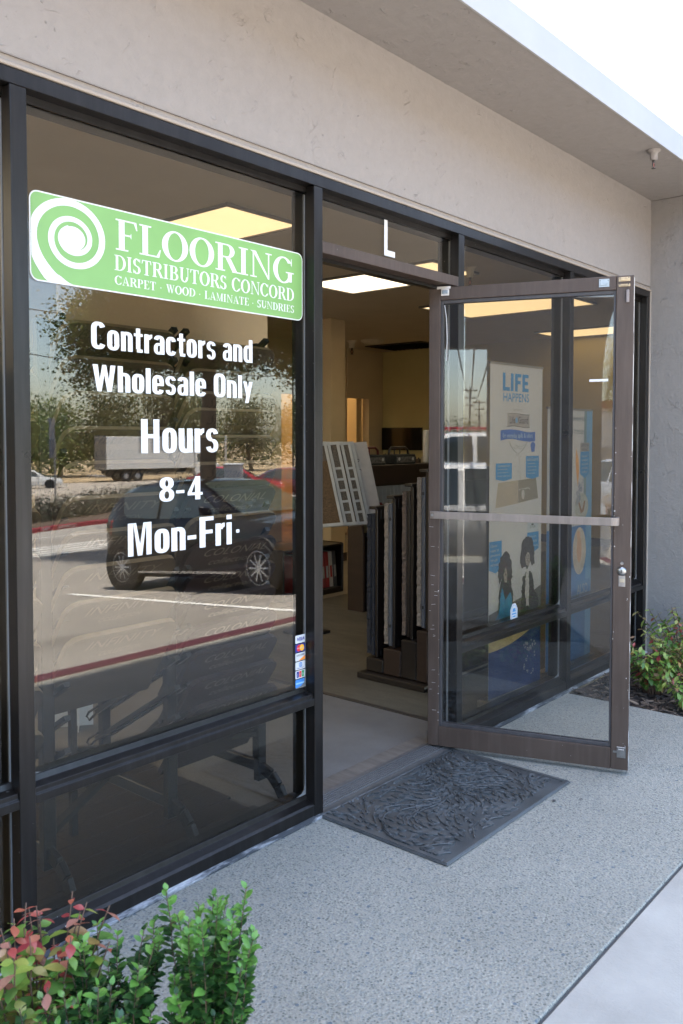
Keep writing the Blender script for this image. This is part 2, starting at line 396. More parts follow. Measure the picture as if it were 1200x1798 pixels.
SERIF = {
 'F': (0.66, rc(.09,sh,.09+sv,1-sh)+rc(0,0,.36,sh)+rc(0,1-sh,.60,1)+pl((.60,1),(.53,1-sh),(.60,.74),(.63,.74))+rc(.255,.49,.45,.54)+pl((.45,.62),(.45,.41),(.42,.49),(.42,.54))),
 'L': (0.66, rc(.09,sh,.09+sv,1-sh)+rc(0,1-sh,.36,1)+rc(0,0,.60,sh)+pl((.60,0),(.65,.27),(.62,.27),(.52,sh))),
 'O': (0.86, ring(.42,.5,.42,.52,.185,.055)),
 'R': (0.82, rc(.09,sh,.09+sv,1-sh)+rc(0,0,.34,sh)+rc(0,1-sh,.45,1)+ring(.42,.75,.27,.25,.17,.05,-90,90)+rc(.255,.5,.42,.55)+pl((.36,.5),(.54,.5),(.78,.045),(.60,.045))+rc(.60,0,.84,sh)),
 'I': (0.40, rc(.09,sh,.09+sv,1-sh)+rc(0,0,.345,sh)+rc(0,1-sh,.345,1)),
 'N': (0.88, rc(.10,sh,.15,1-sh)+rc(0,0,.25,sh)+pl((.0,1),(.22,1),(.76,0),(.70,.0),(.12,.93))+rc(.70,.0,.75,1-sh)+rc(.60,1-sh,.85,1)),
 'G': (0.88, ring(.42,.5,.42,.52,.185,.055,38,325)+rc(.61,.06,.77,.40)+rc(.52,.40,.86,.445)+pl((.74,.98),(.77,.98),(.77,.68),(.73,.74))),
 'D': (0.82, rc(.09,sh,.09+sv,1-sh)+rc(0,0,.36,sh)+rc(0,1-sh,.36,1)+ring(.33,.5,.45,.5,.175,.045,-90,90)),
 'S': (0.60, ring(.27,.74,.25,.27,.15,.06,25,270)+ring(.27,.25,.27,.27,.16,.065,90,-160)+pl((.48,1),(.51,1),(.51,.72),(.47,.78))+pl((.02,.02),(.05,0),(.07,.2),(.02,.3))),
 'T': (0.74, rc(.27,sh,.27+sv,1-sh)+rc(.17,0,.53,sh)+rc(.02,1-sh,.68,1)+pl((.02,1),(.0,.74),(.035,.74),(.10,1-sh))+pl((.68,1),(.70,.74),(.665,.74),(.60,1-sh))),
 'B': (0.76, rc(.09,sh,.09+sv,1-sh)+rc(0,1-sh,.42,1)+rc(0,0,.42,sh)+ring(.38,.755,.25,.245,.16,.05,-90,90)+ring(.39,.265,.31,.265,.17,.05,-90,90)+rc(.255,.50,.40,.54)),
 'U': (0.82, rc(.09,.36,.09+sv,1-sh)+rc(0,1-sh,.34,1)+rc(.64,.36,.69,1-sh)+rc(.54,1-sh,.79,1)+ring(.39,.36,.30,.38,.165,.07,180,360)),
 'C': (0.80, ring(.42,.5,.42,.52,.185,.055,38,322)+pl((.73,.99),(.76,.99),(.76,.68),(.72,.74))+pl((.74,.2),(.78,.24),(.74,.3),(.68,.2))),
 'A': (0.82, pl((.37,1),(.42,1),(.745,.04),(.56,.04))+pl((.34,.93),(.385,.93),(.135,.04),(.085,.04))+rc(.20,.30,.52,.345)+rc(0,0,.26,sh)+rc(.49,0,.81,sh)),
 'P': (0.70, rc(.09,sh,.09+sv,1-sh)+rc(0,0,.36,sh)+rc(0,1-sh,.42,1)+ring(.38,.735,.27,.265,.17,.05,-90,90)+rc(.255,.47,.40,.515)),
 'E': (0.68, rc(.09,sh,.09+sv,1-sh)+rc(0,1-sh,.58,1)+rc(0,0,.60,sh)+pl((.58,1),(.50,1-sh),(.57,.76),(.60,.76))+pl((.60,0),(.64,.26),(.61,.26),(.51,sh))+rc(.255,.49,.44,.54)+pl((.44,.61),(.44,.42),(.41,.49),(.41,.54))),
 'W': (1.06, pl((.06,.96),(.24,.96),(.40,.0),(.33,.0))+pl((.50,.96),(.55,.96),(.37,.0),(.34,.1))+pl((.42,.96),(.60,.96),(.76,.0),(.69,.0))+pl((.90,.96),(.95,.96),(.745,.0),(.70,.1))+rc(0,.96,.30,1)+rc(.36,.96,.62,1)+rc(.80,.96,1.03,1)),
 'M': (0.98, rc(.10,sh,.14,.96)+rc(0,0,.24,sh)+pl((0,1),(.20,1),(.50,.02),(.43,.02),(.10,.96))+pl((.74,1),(.78,1),(.50,.02),(.46,.1))+rc(.70,sh,.86,.96)+rc(.62,0,.95,sh)+rc(.74,.96,.95,1)),
 '.': (0.36, ring(.13,.42,.07,.07,.069,.069,0,360,n=8)),
 ' ': (0.34, []),
}
def lettering(font, text, x0, z0, cap, width=None, track=0.04, squeeze=None):
    """returns list of quads in 2D; scaled so that the row is `width` wide if given"""
    adv = 0; quads = []
    for ch in text:
        w, g = font[ch]
        quads += [[(adv+x, y) for x, y in q] for q in g]; adv += w + track
    adv -= track
    sx = (width/adv) if width else cap*(squeeze or 1)
    return [[(x0+x*sx, z0+y*cap) for x, y in q] for q in quads]
def flat(name, quads, y, mt, parent, t=0.0006, out=-1, label=None):
    """quads in (x, z) laid on the plane y, proud towards out; each a little apart in depth so none coincide"""
    mb = MB(); vs = []; fs = []
    for i, q in enumerate(quads):
        yy = y + out*(t + (i % 23)*0.00003); b = len(vs)
        area = sum(q[k][0]*q[(k+1) % len(q)][1]-q[(k+1) % len(q)][0]*q[k][1] for k in range(len(q)))
        qq = q if (area > 0) == (out < 0) else q[::-1]
        vs += [(x, yy, z) for x, z in qq]; fs.append(tuple(range(b, b+len(q))))
    mb.add(vs, fs); return mb.build(name, mt, parent, label=label)
def text_mesh(body, size=0.1, shear=0.0, offset=0.0, extrude=0.0, align='LEFT', sx=1.0):
    cu = bpy.data.curves.new('text', 'FONT'); cu.body = body; cu.size = size; cu.shear = shear; cu.offset = offset
    cu.extrude = extrude; cu.align_x = align; cu.resolution_u = 2
    o = bpy.data.objects.new('text', cu); me = bpy.data.meshes.new_from_object(o); bpy.data.objects.remove(o)
    if sx != 1.0: me.transform(Matrix.Diagonal((sx, 1, 1, 1)))
    return me
def place_text(name, body, mt, parent, o, ex, ey, size, width=None, **kw):
    """text in the plane (ex, ey) at o, facing ex x ey"""
    me = text_mesh(body, size, **kw)
    if width:
        xs = [v.co.x for v in me.vertices]; s_ = width/max(1e-6, max(xs)-min(xs)); me.transform(Matrix.Diagonal((s_, 1, 1, 1)))
    ex, ey = Vector(ex).normalized(), Vector(ey).normalized(); ez = ex.cross(ey); o = Vector(o)
    Mx = Matrix.Identity(4)
    for i in range(3): Mx[i][0], Mx[i][1], Mx[i][2], Mx[i][3] = ex[i], ey[i], ez[i], o[i]
    me.transform(Mx); me.materials.clear(); me.materials.append(mt); me.name = name
    ob = bpy.data.objects.new(name, me); link(ob, parent); return ob
#==STRUCT==
# ------------------------------------------------------------------ ground
def struct(o): o['kind'] = 'structure'; return o
def sheet(name, x0, x1, y0, y1, z, m, thick=0.12, nx=1):
    return struct(MB().box(x0, x1, y0, y1, z-thick, z).build(name, m, bevel=0))
struct(MB().box(-1.25, 2.05, -1.165, 0.0, -0.12, 0).build('sidewalk', AGG, bevel=0.004))
struct(MB().box(3.46, 12, -1.165, 0.0, -0.12, 0).build('sidewalk', AGG))
struct(MB().box(-5.6, -1.95, -1.165, 0.0, -0.12, 0).build('sidewalk', AGG))
struct(MB().box(-5.6, 12, -2.36, -1.174, -0.13, -0.003).build('pavement', CONC, bevel=0.003))
KERB = mat('maroon_kerb_paint', (0.085, 0.016, 0.024), 0.6, var=0.25, scale=14, bump=0.001, bscale=90)
struct(MB().box(-5.6, 12, -2.5, -2.363, -0.6, 0.0).build('kerb', KERB, bevel=0.012))
struct(MB().box(-5.6, 12, -1.1735, -1.1655, -0.13, -0.009).build('joint_filler', mat('joint_filler', (0.05, 0.05, 0.05), 0.9)))
# lot: falls gently away from the building
HP = [(2.5,-.15),(4.8,-.36),(8.2,-.66),(14,-.95),(25,-1.35),(45,-2.0),(70,-2.6),(200,-3),(900,-3)]
def lot_z(y):
    Y = abs(y)
    for (a, za), (b, zb) in zip(HP, HP[1:]):
        if Y <= b: return za + (zb-za)*max(0, (Y-a))/(b-a)
    return -3
def asphalt(name, a, b):
    s = NT(name)
    n = s.noise(0.35, 6, 0.6, dist=0.4); c = s.ramp(n.outputs[0], [(0.3, a), (0.7, b)])
    n2 = s.noise(90, 3, 0.7); c2 = s.ramp(n2.outputs[0], [(0.3, (0.75,)*3), (0.7, (1.2,)*3)])
    n3 = s.noise(0.9, 3, 0.5, dist=0.2, stretch=(1, 3, 1)); c3 = s.ramp(n3.outputs[0], [(0.55, (1, 1, 1)), (0.72, (0.78, 0.77, 0.76))])
    c = s.mix(1.0, s.mix(1.0, c.outputs[0], c2.outputs[0], 'MULTIPLY'), c3.outputs[0], 'MULTIPLY'); s.color(c)
    s.b.inputs['Roughness'].default_value = 0.9; s.bump(n2.outputs[0], 0.004); return s.m
ASPH = asphalt('worn_asphalt', (0.235, 0.215, 0.19), (0.32, 0.295, 0.265))
def strip(name, m, x0, x1, y0, y1, up=0.0, thick=0.25, kind='structure'):
    """a strip that follows the fall of the lot"""
    ys = sorted(set([y0, y1] + [-a for a, _ in HP if min(y0, y1) < -a < max(y0, y1)]))
    mb = MB()
    for ya, yb in zip(ys, ys[1:]):
        za, zb = lot_z(ya)+up, lot_z(yb)+up
        v = [(x0,ya,za-thick),(x1,ya,za-thick),(x1,yb,zb-thick),(x0,yb,zb-thick),(x0,ya,za),(x1,ya,za),(x1,yb,zb),(x0,yb,zb)]
        mb.add(v, [(0,3,2,1),(4,5,6,7),(0,1,5,4),(1,2,6,5),(2,3,7,6),(3,0,4,7)])
    return mb.build(name, m)
struct(strip('parking_lot', ASPH, -60, 90, -27.5, -2.5))
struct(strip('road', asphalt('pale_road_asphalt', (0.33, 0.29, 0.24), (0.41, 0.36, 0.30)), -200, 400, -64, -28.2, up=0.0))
DRY = mat('dry_grass_earth', (0.36, 0.27, 0.16), 0.95, var=0.3, scale=0.6)
struct(strip('verge', DRY, -400, 700, -700, -64, up=0.05))
struct(strip('kerb', mat('kerb_concrete', (0.42, 0.39, 0.35), 0.8), -60, 90, -28.2, -27.5, up=0.1))
struct(MB().box(-400, -5.6, -28, 200, -1.1, -0.32).build('ground', ASPH))
struct(MB().box(12, 400, -2.5, 200, -1.1, -0.12).build('ground', CONC))
struct(MB().box(-5.6, 12, 10.0, 200, -1.1, -0.12).build('ground', CONC))
PAINT = mat('white_road_paint', (0.75, 0.74, 0.70), 0.6, var=0.08, scale=6)
def paint_line(p, q, w, name='painted_line', m=PAINT):
    (x0, y0), (x1, y1) = p, q; d = Vector((x1-x0, y1-y0)); n = Vector((-d.y, d.x)).normalized()*w/2
    k = max(1, int(d.length/1.2)); mb = MB(); vs = []; fs = []
    for i in range(k+1):
        c = Vector((x0, y0)) + d*i/k
        for s_ in (1, -1):
            P = c + n*s_; vs.append((P.x, P.y, lot_z(P.y)+0.005))
    for i in range(k): fs.append((2*i, 2*i+1, 2*i+3, 2*i+2))
    if (Vector(vs[1])-Vector(vs[0])).cross(Vector(vs[2])-Vector(vs[0])).z < 0: fs = [f[::-1] for f in fs]
    mb.add(vs, fs); return struct(mb.build(name, m))
paint_line((3.50, -2.6), (3.80, -7.75), 0.10)
paint_line((6.20, -2.6), (6.50, -7.75), 0.10)
for i in range(5): paint_line((5.4+i*.28, -13.2-i*.42), (7.2+i*.5+(1.0 if i < 3 else .2), -13.55-i*.42), 0.16)
paint_line((7.6, -17.2), (11.0, -17.6), 0.09)
paint_line((-60, -40.5), (200, -40.5), 0.18)
paint_line((-60, -44), (200, -44), 0.5, m=mat('road_wear', (0.30, 0.22, 0.14), 0.9))

# ------------------------------------------------------------------ building shell
shell = thing('shop_building', 'beige stucco shop front building with white upper wall and grey arcade walls', 'building', (0, 0, 0))
MB().box(-5.0, 3.25, 0.004, 0.20, 2.41, 2.995).build('bulkhead_wall', STUC, shell)
MB().box(3.19+.047, 12, 0.02, 0.22, -0.1, 3.0).build('plain_wall', STUCG, shell)
MB().box(-5.0, 12, -0.43, 0.0035, 2.992, 3.10).build('soffit', STUCS, shell)
MB().box(-5.0, 12, -0.440, -0.4305, 2.989, 3.122).build('trim_band', TRIMW, shell, bevel=0.001)
mb = MB().box(-5.0, 12, -0.430, -0.25, 3.102, 3.9); mb.box(-5.0, 12, -0.445, -0.25, 3.9, 3.96); mb.box(-5.0, 12, -0.430, -0.25, 3.962, 13.4)  # top part, out of view, raised to keep the sun off the walkway
mb.build('upper_wall', WHITE, shell)
# return wall with an uneven trowelled face
MB().box(3.25, 3.45, -1.34, 0.018, -0.1, 2.998).build('side_wall', STUCG, shell, bevel=0.012)
mb = MB(); mb.box(-4.6, 12, -2.52, -2.32, 2.75, 3.7); mb.build('outer_beam', STUC, shell, bevel=0.01)
for x in (3.25, 7.6): MB().box(x, x+.4, -2.50, -2.34, 0.0, 2.749).build('pier', STUCG, shell, bevel=0.015)
MB().box(-5.0, -4.8, 0.001, 10.0, -0.2, 2.989).build('end_wall', STUCG, shell)
MB().box(-4.8, 12, 9.8, 10.0, -0.2, 3.0).build('rear_wall', STUCG, shell)
MB().box(11.8, 12.0, 0.22, 9.8, -0.2, 3.0).build('end_wall', STUCG, shell)
MB().box(-5.0, 12, -0.249, 10.0, 3.2, 13.3).build('added_upper_block', WHITE, shell)  # added unseen block backing the wall raised against the sun
MB().box(-5.0, 12, 0.21, 10.0, 3.0, 3.199).build('roof', mat('roof_felt', (0.3, 0.3, 0.3), 0.9), shell)
# the arcade's cross wall on the left: pier between two openings, the outer one arched
cw = MB()
cw.prism([(-2.19, -.1), (-.95, -.1), (-.95, 2.43), (-.001, 2.43), (-.001, 2.985), (-2.318, 2.985), (-2.318, 2.88), (-2.27, 2.72), (-2.225, 2.5), (-2.20, 2.25), (-2.19, 2.0)], (-4.95, 0, 0), (0, 1, 0), (0, 0, 1), (.2, 0, 0))
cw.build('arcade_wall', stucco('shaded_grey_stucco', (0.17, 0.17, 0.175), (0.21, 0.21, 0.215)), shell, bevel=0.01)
struct(MB().box(-5.6, -5.02, -2.5, 0, -0.6, -0.001).build('pavement', CONC))

# ------------------------------------------------------------------ storefront framing
sf = thing('storefront_window_wall', 'dark bronze aluminium storefront glazing with mullions, sill and low rails', 'storefront', (0, 0, 0))
MX = [(-3.05, -3.003), (-1.234, -1.187), (-0.054, -0.007), (0.921, 0.968), (2.060, 2.107), (3.190, 3.237)]
for i, (a, b) in enumerate(MX):
    prof = [(0.0, 0.0), (b-a, 0.0), (b-a, 0.046), (b-a-0.004, 0.048), (b-a-0.004, 0.056), (b-a, 0.058), (b-a, 0.115), (0, 0.115), (0, 0.058), (0.004, 0.056), (0.004, 0.048), (0, 0.046)]
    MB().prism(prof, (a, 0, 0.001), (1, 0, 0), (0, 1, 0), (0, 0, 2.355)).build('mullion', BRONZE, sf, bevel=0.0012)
    # thin bright gasket line on both sides
g = MB()
for a, b in MX: g.box(a-.0022, a+.003, .0485, .0555, .08, 2.33); g.box(b-.003, b+.0022, .0485, .0555, .08, 2.33)
g.build('gasket', mat('grey_gasket', (0.16, 0.165, 0.17), 0.35), sf)
hd = [(0, 2.3575), (0, 2.398), (0.115, 2.398), (0.115, 2.335), (0.058, 2.335), (0.058, 2.345), (0.046, 2.345), (0.046, 2.335), (0.04, 2.335), (0.04, 2.3575)]
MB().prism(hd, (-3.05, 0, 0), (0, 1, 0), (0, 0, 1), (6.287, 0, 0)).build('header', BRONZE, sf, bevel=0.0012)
sl = [(0.001, 0.012), (0.001, 0.052), (0.010, 0.058), (0.040, 0.066), (0.044, 0.082), (0.062, 0.082), (0.064, 0.074), (0.114, 0.074), (0.114, 0.012)]
rl = [(0.001, 0.432), (0.001, 0.456), (0.007, 0.460), (0.007, 0.474), (0.038, 0.480), (0.044, 0.496), (0.062, 0.496), (0.064, 0.488), (0.114, 0.488), (0.114, 0.432)]
openings = [(-3.003, -1.234), (-1.187, -0.054), (0.968, 2.060), (2.107, 3.190)]
for a, b in openings:
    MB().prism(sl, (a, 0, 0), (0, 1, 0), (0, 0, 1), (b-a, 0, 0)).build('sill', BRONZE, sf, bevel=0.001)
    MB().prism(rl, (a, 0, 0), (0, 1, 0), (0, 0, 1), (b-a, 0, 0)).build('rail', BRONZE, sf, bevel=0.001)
    MB().box(a-.003, b+.003, .049, .055, .084, .43).build('window_pane', GLASS, sf)
    MB().box(a-.003, b+.003, .049, .055, .497, 2.343).build('window_pane', GLASS, sf)
MB().box(-0.0065, 0.9205, 0.0, 0.10, 2.119, 2.163).build('transom_bar', DOORM, sf, bevel=0.0015)
MB().box(-0.0065, 0.9205, 0.046, 0.052, 2.164, 2.343).build('window_pane', GLASS, sf)
MB().box(0.002, 0.918, 0.056, 0.09, 2.104, 2.1185).build('door_stop', BRONZE, sf)
# sill flashing with white mineral deposit
s = NT('flashing_with_scale')
n = s.noise(14, 5, 0.7, stretch=(0.25, 1, 1)); r = s.ramp(n.outputs[0], [(0.46, (0.035, 0.04, 0.045)), (0.58, (0.30, 0.31, 0.32)), (0.68, (0.62, 0.62, 0.60))])
s.color(r.outputs[0]); s.b.inputs['Roughness'].default_value = 0.7; s.bump(n.outputs[0], 0.002)
for a, b in ((-3.05, -0.007), (0.921, 3.237)):
    MB().prism([(-0.018, 0.0015), (-0.018, 0.007), (-0.002, 0.0115), (0.116, 0.0115), (0.116, 0.0015)], (a, 0, 0), (0, 1, 0), (0, 0, 1), (b-a, 0, 0)).build('flashing', s.m, sf)
# stucco stop bead above the header and down the right jamb
BEADM = mat('plaster_bead', (0.30, 0.255, 0.21), 0.6, var=0.06)
MB().box(-3.05, 3.25, -0.006, 0.003, 2.399, 2.4095).build('plaster_bead', BEADM, sf, bevel=0.002)
MB().box(-3.05, 3.25, -0.003, 0.003, 2.4275, 2.4305).build('plaster_bead', mat('bead_shadow_line', (0.20, 0.175, 0.155), 0.7), sf)  # thin dark strip, a shadow line along the bead put into colour
MB().box(3.2375, 3.2495, -0.006, 0.003, 0.0, 2.399).build('plaster_bead', BEADM, sf, bevel=0.002)
# smeared caulk in the glazing corners
ck = mat('dusty_caulk', (0.15, 0.15, 0.145), 0.8, var=0.4, scale=40, bump=0.002)
for a, b in openings[1:]:
    for z in (0.0815, 0.4955):
        for x, sx in ((b, -1), (a, 1)):
            k = random.uniform(.8, 1.3)
            pts = [(0, 0), (0.050*k, 0.001), (0.02*k, 0.007), (0.007, 0.018), (0.002, 0.045*k), (0, 0.043*k)]
            MB().prism(pts, (x, 0.0465, z+.0006), (sx, 0, 0), (0, 0, 1), (0, 0.0045, 0)).build('caulk', ck, sf)

# ------------------------------------------------------------------ threshold and interior floor edge
th = thing('door_threshold', 'ridged dark aluminium threshold across the open doorway', 'threshold', (0.457, 0.03, 0))
mb = MB()
mb.box(-0.4615, 0.4615, -0.045, 0.10, 0.001, 0.008)
for k in range(6): mb.box(-0.4615, 0.4615, -0.002+k*.014, 0.006+k*.014, 0.008, 0.0125)
mb.box(-0.4615, 0.4615, -0.045, -0.012, 0.008, 0.010)
mb.build('threshold_plate', frame_metal('threshold_metal', (0.11, 0.105, 0.10), 0.4, 0.8), th, bevel=0.0008)
MB().box(-0.4615, 0.4615, 0.102, 0.185, 0.001, 0.006).build('adhesive_strip', mat('old_adhesive', (0.13, 0.11, 0.09), 0.7, var=0.3, scale=30, stretch=(1, .2, 1)), th)

# ------------------------------------------------------------------ door, open about 110 degrees
DA = (0.8195, 0.0914, 0.0); DRZ = math.atan2(-0.94391, 0.33020)
dr = thing('glass_entrance_door', 'brown metal framed glass entrance door propped wide open with a push bar', 'door', DA, DRZ)
MB().box(0, 0.052, 0, 0.045, 0.022, 2.109).build('stile', DOORM, dr, bevel=0.002)
MB().box(0.806, 0.876, 0, 0.045, 0.022, 2.109).build('stile', DOORM, dr, bevel=0.002)
MB().box(0.0525, 0.8055, 0, 0.045, 2.052, 2.109).build('top_rail', DOORM, dr, bevel=0.0015)
MB().box(0.0525, 0.8055, 0, 0.045, 0.022, 0.112).build('bottom_rail', DOORM, dr, bevel=0.0015)
mb = MB()
for y0, y1 in ((0.008, 0.018), (0.027, 0.037)):
    mb.box(0.0527, 0.064, y0, y1, 0.1125, 2.0515); mb.box(0.796, 0.8053, y0, y1, 0.1125, 2.0515)
    mb.box(0.0642, 0.7958, y0, y1, 0.1125, 0.128); mb.box(0.0642, 0.7958, y0, y1, 2.036, 2.0515)
mb.build('glazing_bead', frame_metal('door_bead', (0.05, 0.045, 0.045), 0.4), dr, bevel=0.001)
MB().box(0.054, 0.804, 0.0195, 0.0255, 0.114, 2.05).build('glass_pane', GLASSD, dr)
# push bar: flat bar, flush at the hinge side, standing off and curling back at the lock side
out = []; N = 8
outer = [(0.008, -0.004), (0.03, -0.010), (0.40, -0.034), (0.80, -0.058)] + [(0.80+0.03*math.sin(R(a)), -0.028-0.030*math.cos(R(a))) for a in range(15, 100, 15)] + [(0.83, -0.001)]
inner = [(0.818, -0.001), (0.818, -0.03)] + [(0.80+0.018*math.sin(R(a)), -0.028-0.018*math.cos(R(a))) for a in (75, 45, 15)] + [(0.80, -0.047), (0.40, -0.024), (0.03, -0.001), (0.008, -0.001)]
MB().prism(outer+inner, (0, 0, 1.066), (1, 0, 0), (0, 1, 0), (0, 0, 0.034)).build('push_bar', BARM, dr, bevel=0.0015)
MB().cyl((0.02, -0.0035, 1.083), (0.02, -0.0105, 1.083), 0.0065, 14).build('screw', STEEL, dr)
# lock side hardware
lk = MB().lathe([(0.0, -0.012), (0.013, -0.012), (0.017, -0.010), (0.019, -0.004), (0.019, -0.0005)][::-1], (0.842, 0, 0.872), 22, 'y').build('lock_cylinder', STEEL, dr, smooth=True)
kp = MB().box(0.8405, 0.8435, -0.0135, -0.0122, 0.866, 0.878); kp.build('keyway', BLACKG, lk)
lp = MB().box(0.829, 0.856, -0.003, -0.0006, 0.806, 0.853).build('latch_plate', STEEL, dr, bevel=0.0008)
MB().box(0.833, 0.852, -0.006, -0.0032, 0.824, 0.840).build('latch_turn', mat('brass_worn', (0.42, 0.38, 0.30), 0.35, 0.9), lp, bevel=0.001)
MB().lathe([(0, -0.004), (0.006, -0.004), (0.0075, -0.0006)][::-1], (0.842, 0, 0.905), 14, 'y').build('screw', STEEL, dr)
def plate(name, x, z, w, h, m=STEEL):
    p = MB().box(x-w/2, x+w/2, -0.0028, -0.0006, z-h/2, z+h/2)
    p.box(x-w*.36, x+w*.36, -0.006, -0.0029, z-h*.28, z+h*.30)
    o = p.build(name, m, dr, bevel=0.0008)
    for sx in (-.38, .38): MB().cyl((x+sx*w, -0.0030, z+h*.3), (x+sx*w, -0.0046, z+h*.3), 0.0022, 10).build('screw', mat('dark_screw', (0.06, 0.06, 0.06), 0.4, 0.8), o)
    return o
plate('closer_bracket', 0.757, 2.082, 0.042, 0.034)
plate('strike_plate', 0.838, 2.093, 0.046, 0.018, mat('tarnished_plate', (0.42, 0.31, 0.19), 0.4, 0.8, var=0.4, scale=40))
plate('strike_plate', 0.838, 2.068, 0.046, 0.012, mat('tarnished_plate', (0.42, 0.31, 0.19)))
plate('bottom_latch', 0.848, 0.098, 0.036, 0.046)
MB().box(0.815, 0.832, -0.0035, -0.0006, 0.095, 0.103).build('latch_bolt', STEEL, dr)
MB().box(0.846, 0.858, -0.012, -0.0006, 1.995, 2.048).build('door_contact', mat('grey_contact', (0.20, 0.17, 0.16), 0.5), dr, bevel=0.002)
p = MB().box(0.036, 0.098, -0.004, 0.0, 2.100, 2.112); p.box(0.056, 0.092, -0.007, -0.0006, 2.070, 2.099)
p.build('pivot_bracket', mat('painted_bracket', (0.60, 0.55, 0.50), 0.4, 0.4), dr, bevel=0.001)
pb = MB().box(0.060, 0.088, -0.010, -0.0072, 2.078, 2.094).build('pivot_cover', STEEL, dr, bevel=0.002)
MB().tube([(0.068, 0.012, 2.03), (0.078, 0.010, 1.97), (0.081, 0.010, 1.88), (0.078, 0.012, 1.78)], 0.0025, 6).build('contact_wire', mat('grey_wire', (0.4, 0.4, 0.4), 0.5), dr)
# long vertical weather pile in the lock stile edge
s = NT('chipped_edge'); n = s.noise(30, 3, 0.6, stretch=(1, 1, .25)); r = s.ramp(n.outputs[0], [(0.5, (0.10, 0.08, 0.07)), (0.56, (0.6, 0.58, 0.55))]); s.color(r.outputs[0])
s.b.inputs['Roughness'].default_value = 0.5
MB().box(0.8762, 0.8775, 0.006, 0.039, 0.03, 2.10).build('edge_strip', s.m, dr)
# fine scratches on the hinge stile
sc = MB()
for k in range(16):
    z = random.uniform(0.15, 1.05); x = random.uniform(0.003, 0.03); L = random.uniform(.008, .022); tl = random.uniform(-.15, .15)
    sc.obox((x, -0.0007, z), (L, 0, L*tl), (0, 0.0004, 0), (0, 0, 0.0009))
for k in range(26):
    z = random.uniform(0.05, 1.5); x = random.choice((random.uniform(.806, .812), random.uniform(.86, .875), random.uniform(.045, .051)))
    sc.obox((x, -0.0007, z), (random.uniform(.001, .004), 0, 0), (0, 0.0004, 0), (0, 0, random.uniform(.001, .005)))
sc.build('scratches', mat('bare_metal_scratch', (0.6, 0.58, 0.55), 0.4, 0.3), dr)
# small label high on the glass, security sticker low on the glass
tg = MB().box(0.70, 0.776, 0.0183, 0.0192, 1.672, 1.682).build('label_strip', VINYL, dr)

# ------------------------------------------------------------------ entrance mat with moulded leaf scrolls
mt = thing('rubber_door_mat', 'black moulded rubber mat with raised leaf scrolls in front of the doorway', 'doormat', (-0.034, 0.012, 0.0), R(-0.3))
s = NT('mat_rubber')
n = s.noise(7, 5, 0.6); r = s.ramp(n.outputs[0], [(0.3, (0.034, 0.037, 0.038)), (0.7, (0.068, 0.073, 0.074))]); s.color(r.outputs[0])
s.b.inputs['Roughness'].default_value = 0.38; n2 = s.noise(400, 2, 0.5); s.bump(n2.outputs[0], 0.0004); MATRUB = s.m
MWX, MWY = 0.918, 0.592
MB().box(0, MWX, -MWY, 0, 0.0012, 0.008).build('mat_base', MATRUB, mt, bevel=0.004)
mb = MB()
for (a, b, c, d_) in ((0.004, MWX-.004, -0.024, -0.004), (0.004, MWX-.004, -MWY+.004, -MWY+.024), (0.004, .024, -MWY+.026, -0.026), (MWX-.024, MWX-.004, -MWY+.026, -0.026)):
    mb.box(a, b, c, d_, 0.0075, 0.0115)
mb.build('mat_rim', MATRUB, mt, bevel=0.002)
rel = MB()
def mleaf(x, y, a, L, w):
    ca, sa = math.cos(a), math.sin(a); prof = [(0, .0), (.25, .75), (.5, 1), (.78, .62), (1, 0)]
    top = []
    vs = []; 
    for t, ww in prof:
        for s_ in (-1, 0, 1):
            lx, ly = t*L, s_*ww*w/2 + 0.12*L*math.sin(t*3)
            px, py = x+lx*ca-ly*sa, y+lx*sa+ly*ca
            vs.append((min(max(px, .028), MWX-.028), min(max(py, -MWY+.028), -.028), 0.0079 + (0.0026 if s_ == 0 else (0.0062 if ww > .3 else .001))*(1 if t < 1 else .3)))
    fs = []
    for i in range(4):
        for j in range(2):
            a0 = i*3+j; fs.append((a0, a0+3, a0+4, a0+1))
    b = len(vs)
    rel.add(vs, fs)
    ring_ = [0, 3, 6, 9, 12, 14, 11, 8, 5, 2]
    base = [(vs[i][0], vs[i][1], 0.0078) for i in ring_]; n0 = len(rel.v)
    top = [vs[i] for i in ring_]
    rel.add(base+top, [(i, (i+1) % 10, 10+(i+1) % 10, 10+i) for i in range(10)])
def stem(x, y, a, L, curl, depth=0):
    pts = []; cx_, cy_ = x, y; n = max(5, int(L/0.02))
    for i in range(n+1):
        pts.append((min(max(cx_, .03), MWX-.03), min(max(cy_, -MWY+.03), -.03), 0.0088))
        a += curl/n*(1+i/n); cx_ += math.cos(a)*L/n; cy_ += math.sin(a)*L/n
        if i % 2 == 1 and .03 < cx_ < MWX-.03 and -MWY+.03 < cy_ < -.03:
            for s_ in (-1, 1):
                if random.random() < .8: mleaf(cx_, cy_, a+s_*random.uniform(.6, 1.1), random.uniform(.030, .050), random.uniform(.015, .024))
        if depth < 1 and i in (n//3, 2*n//3): stem(cx_, cy_, a+random.choice((-1, 1))*1.0, L*.55, random.choice((-1, 1))*random.uniform(1.2, 2.4), depth+1)
    rel.tube(pts, [0.0046*(1-.6*i/n) for i in range(n+1)], 5)
def flow(x, y): return 0.7 + 1.1*math.sin(x*9.5+1.2) + 0.9*math.cos(y*12.0-x*4.0)
for i in range(26):
    for j in range(17):
        x, y = .045+i*.0335+random.uniform(-.008, .008), -.045-j*.0325+random.uniform(-.008, .008)
        if x > MWX-.05 or y < -MWY+.045: continue
        a = flow(x, y)
        mleaf(x, y, a+random.choice((-1, 1))*random.uniform(.35, .8), random.uniform(.034, .046), random.uniform(.017, .023))
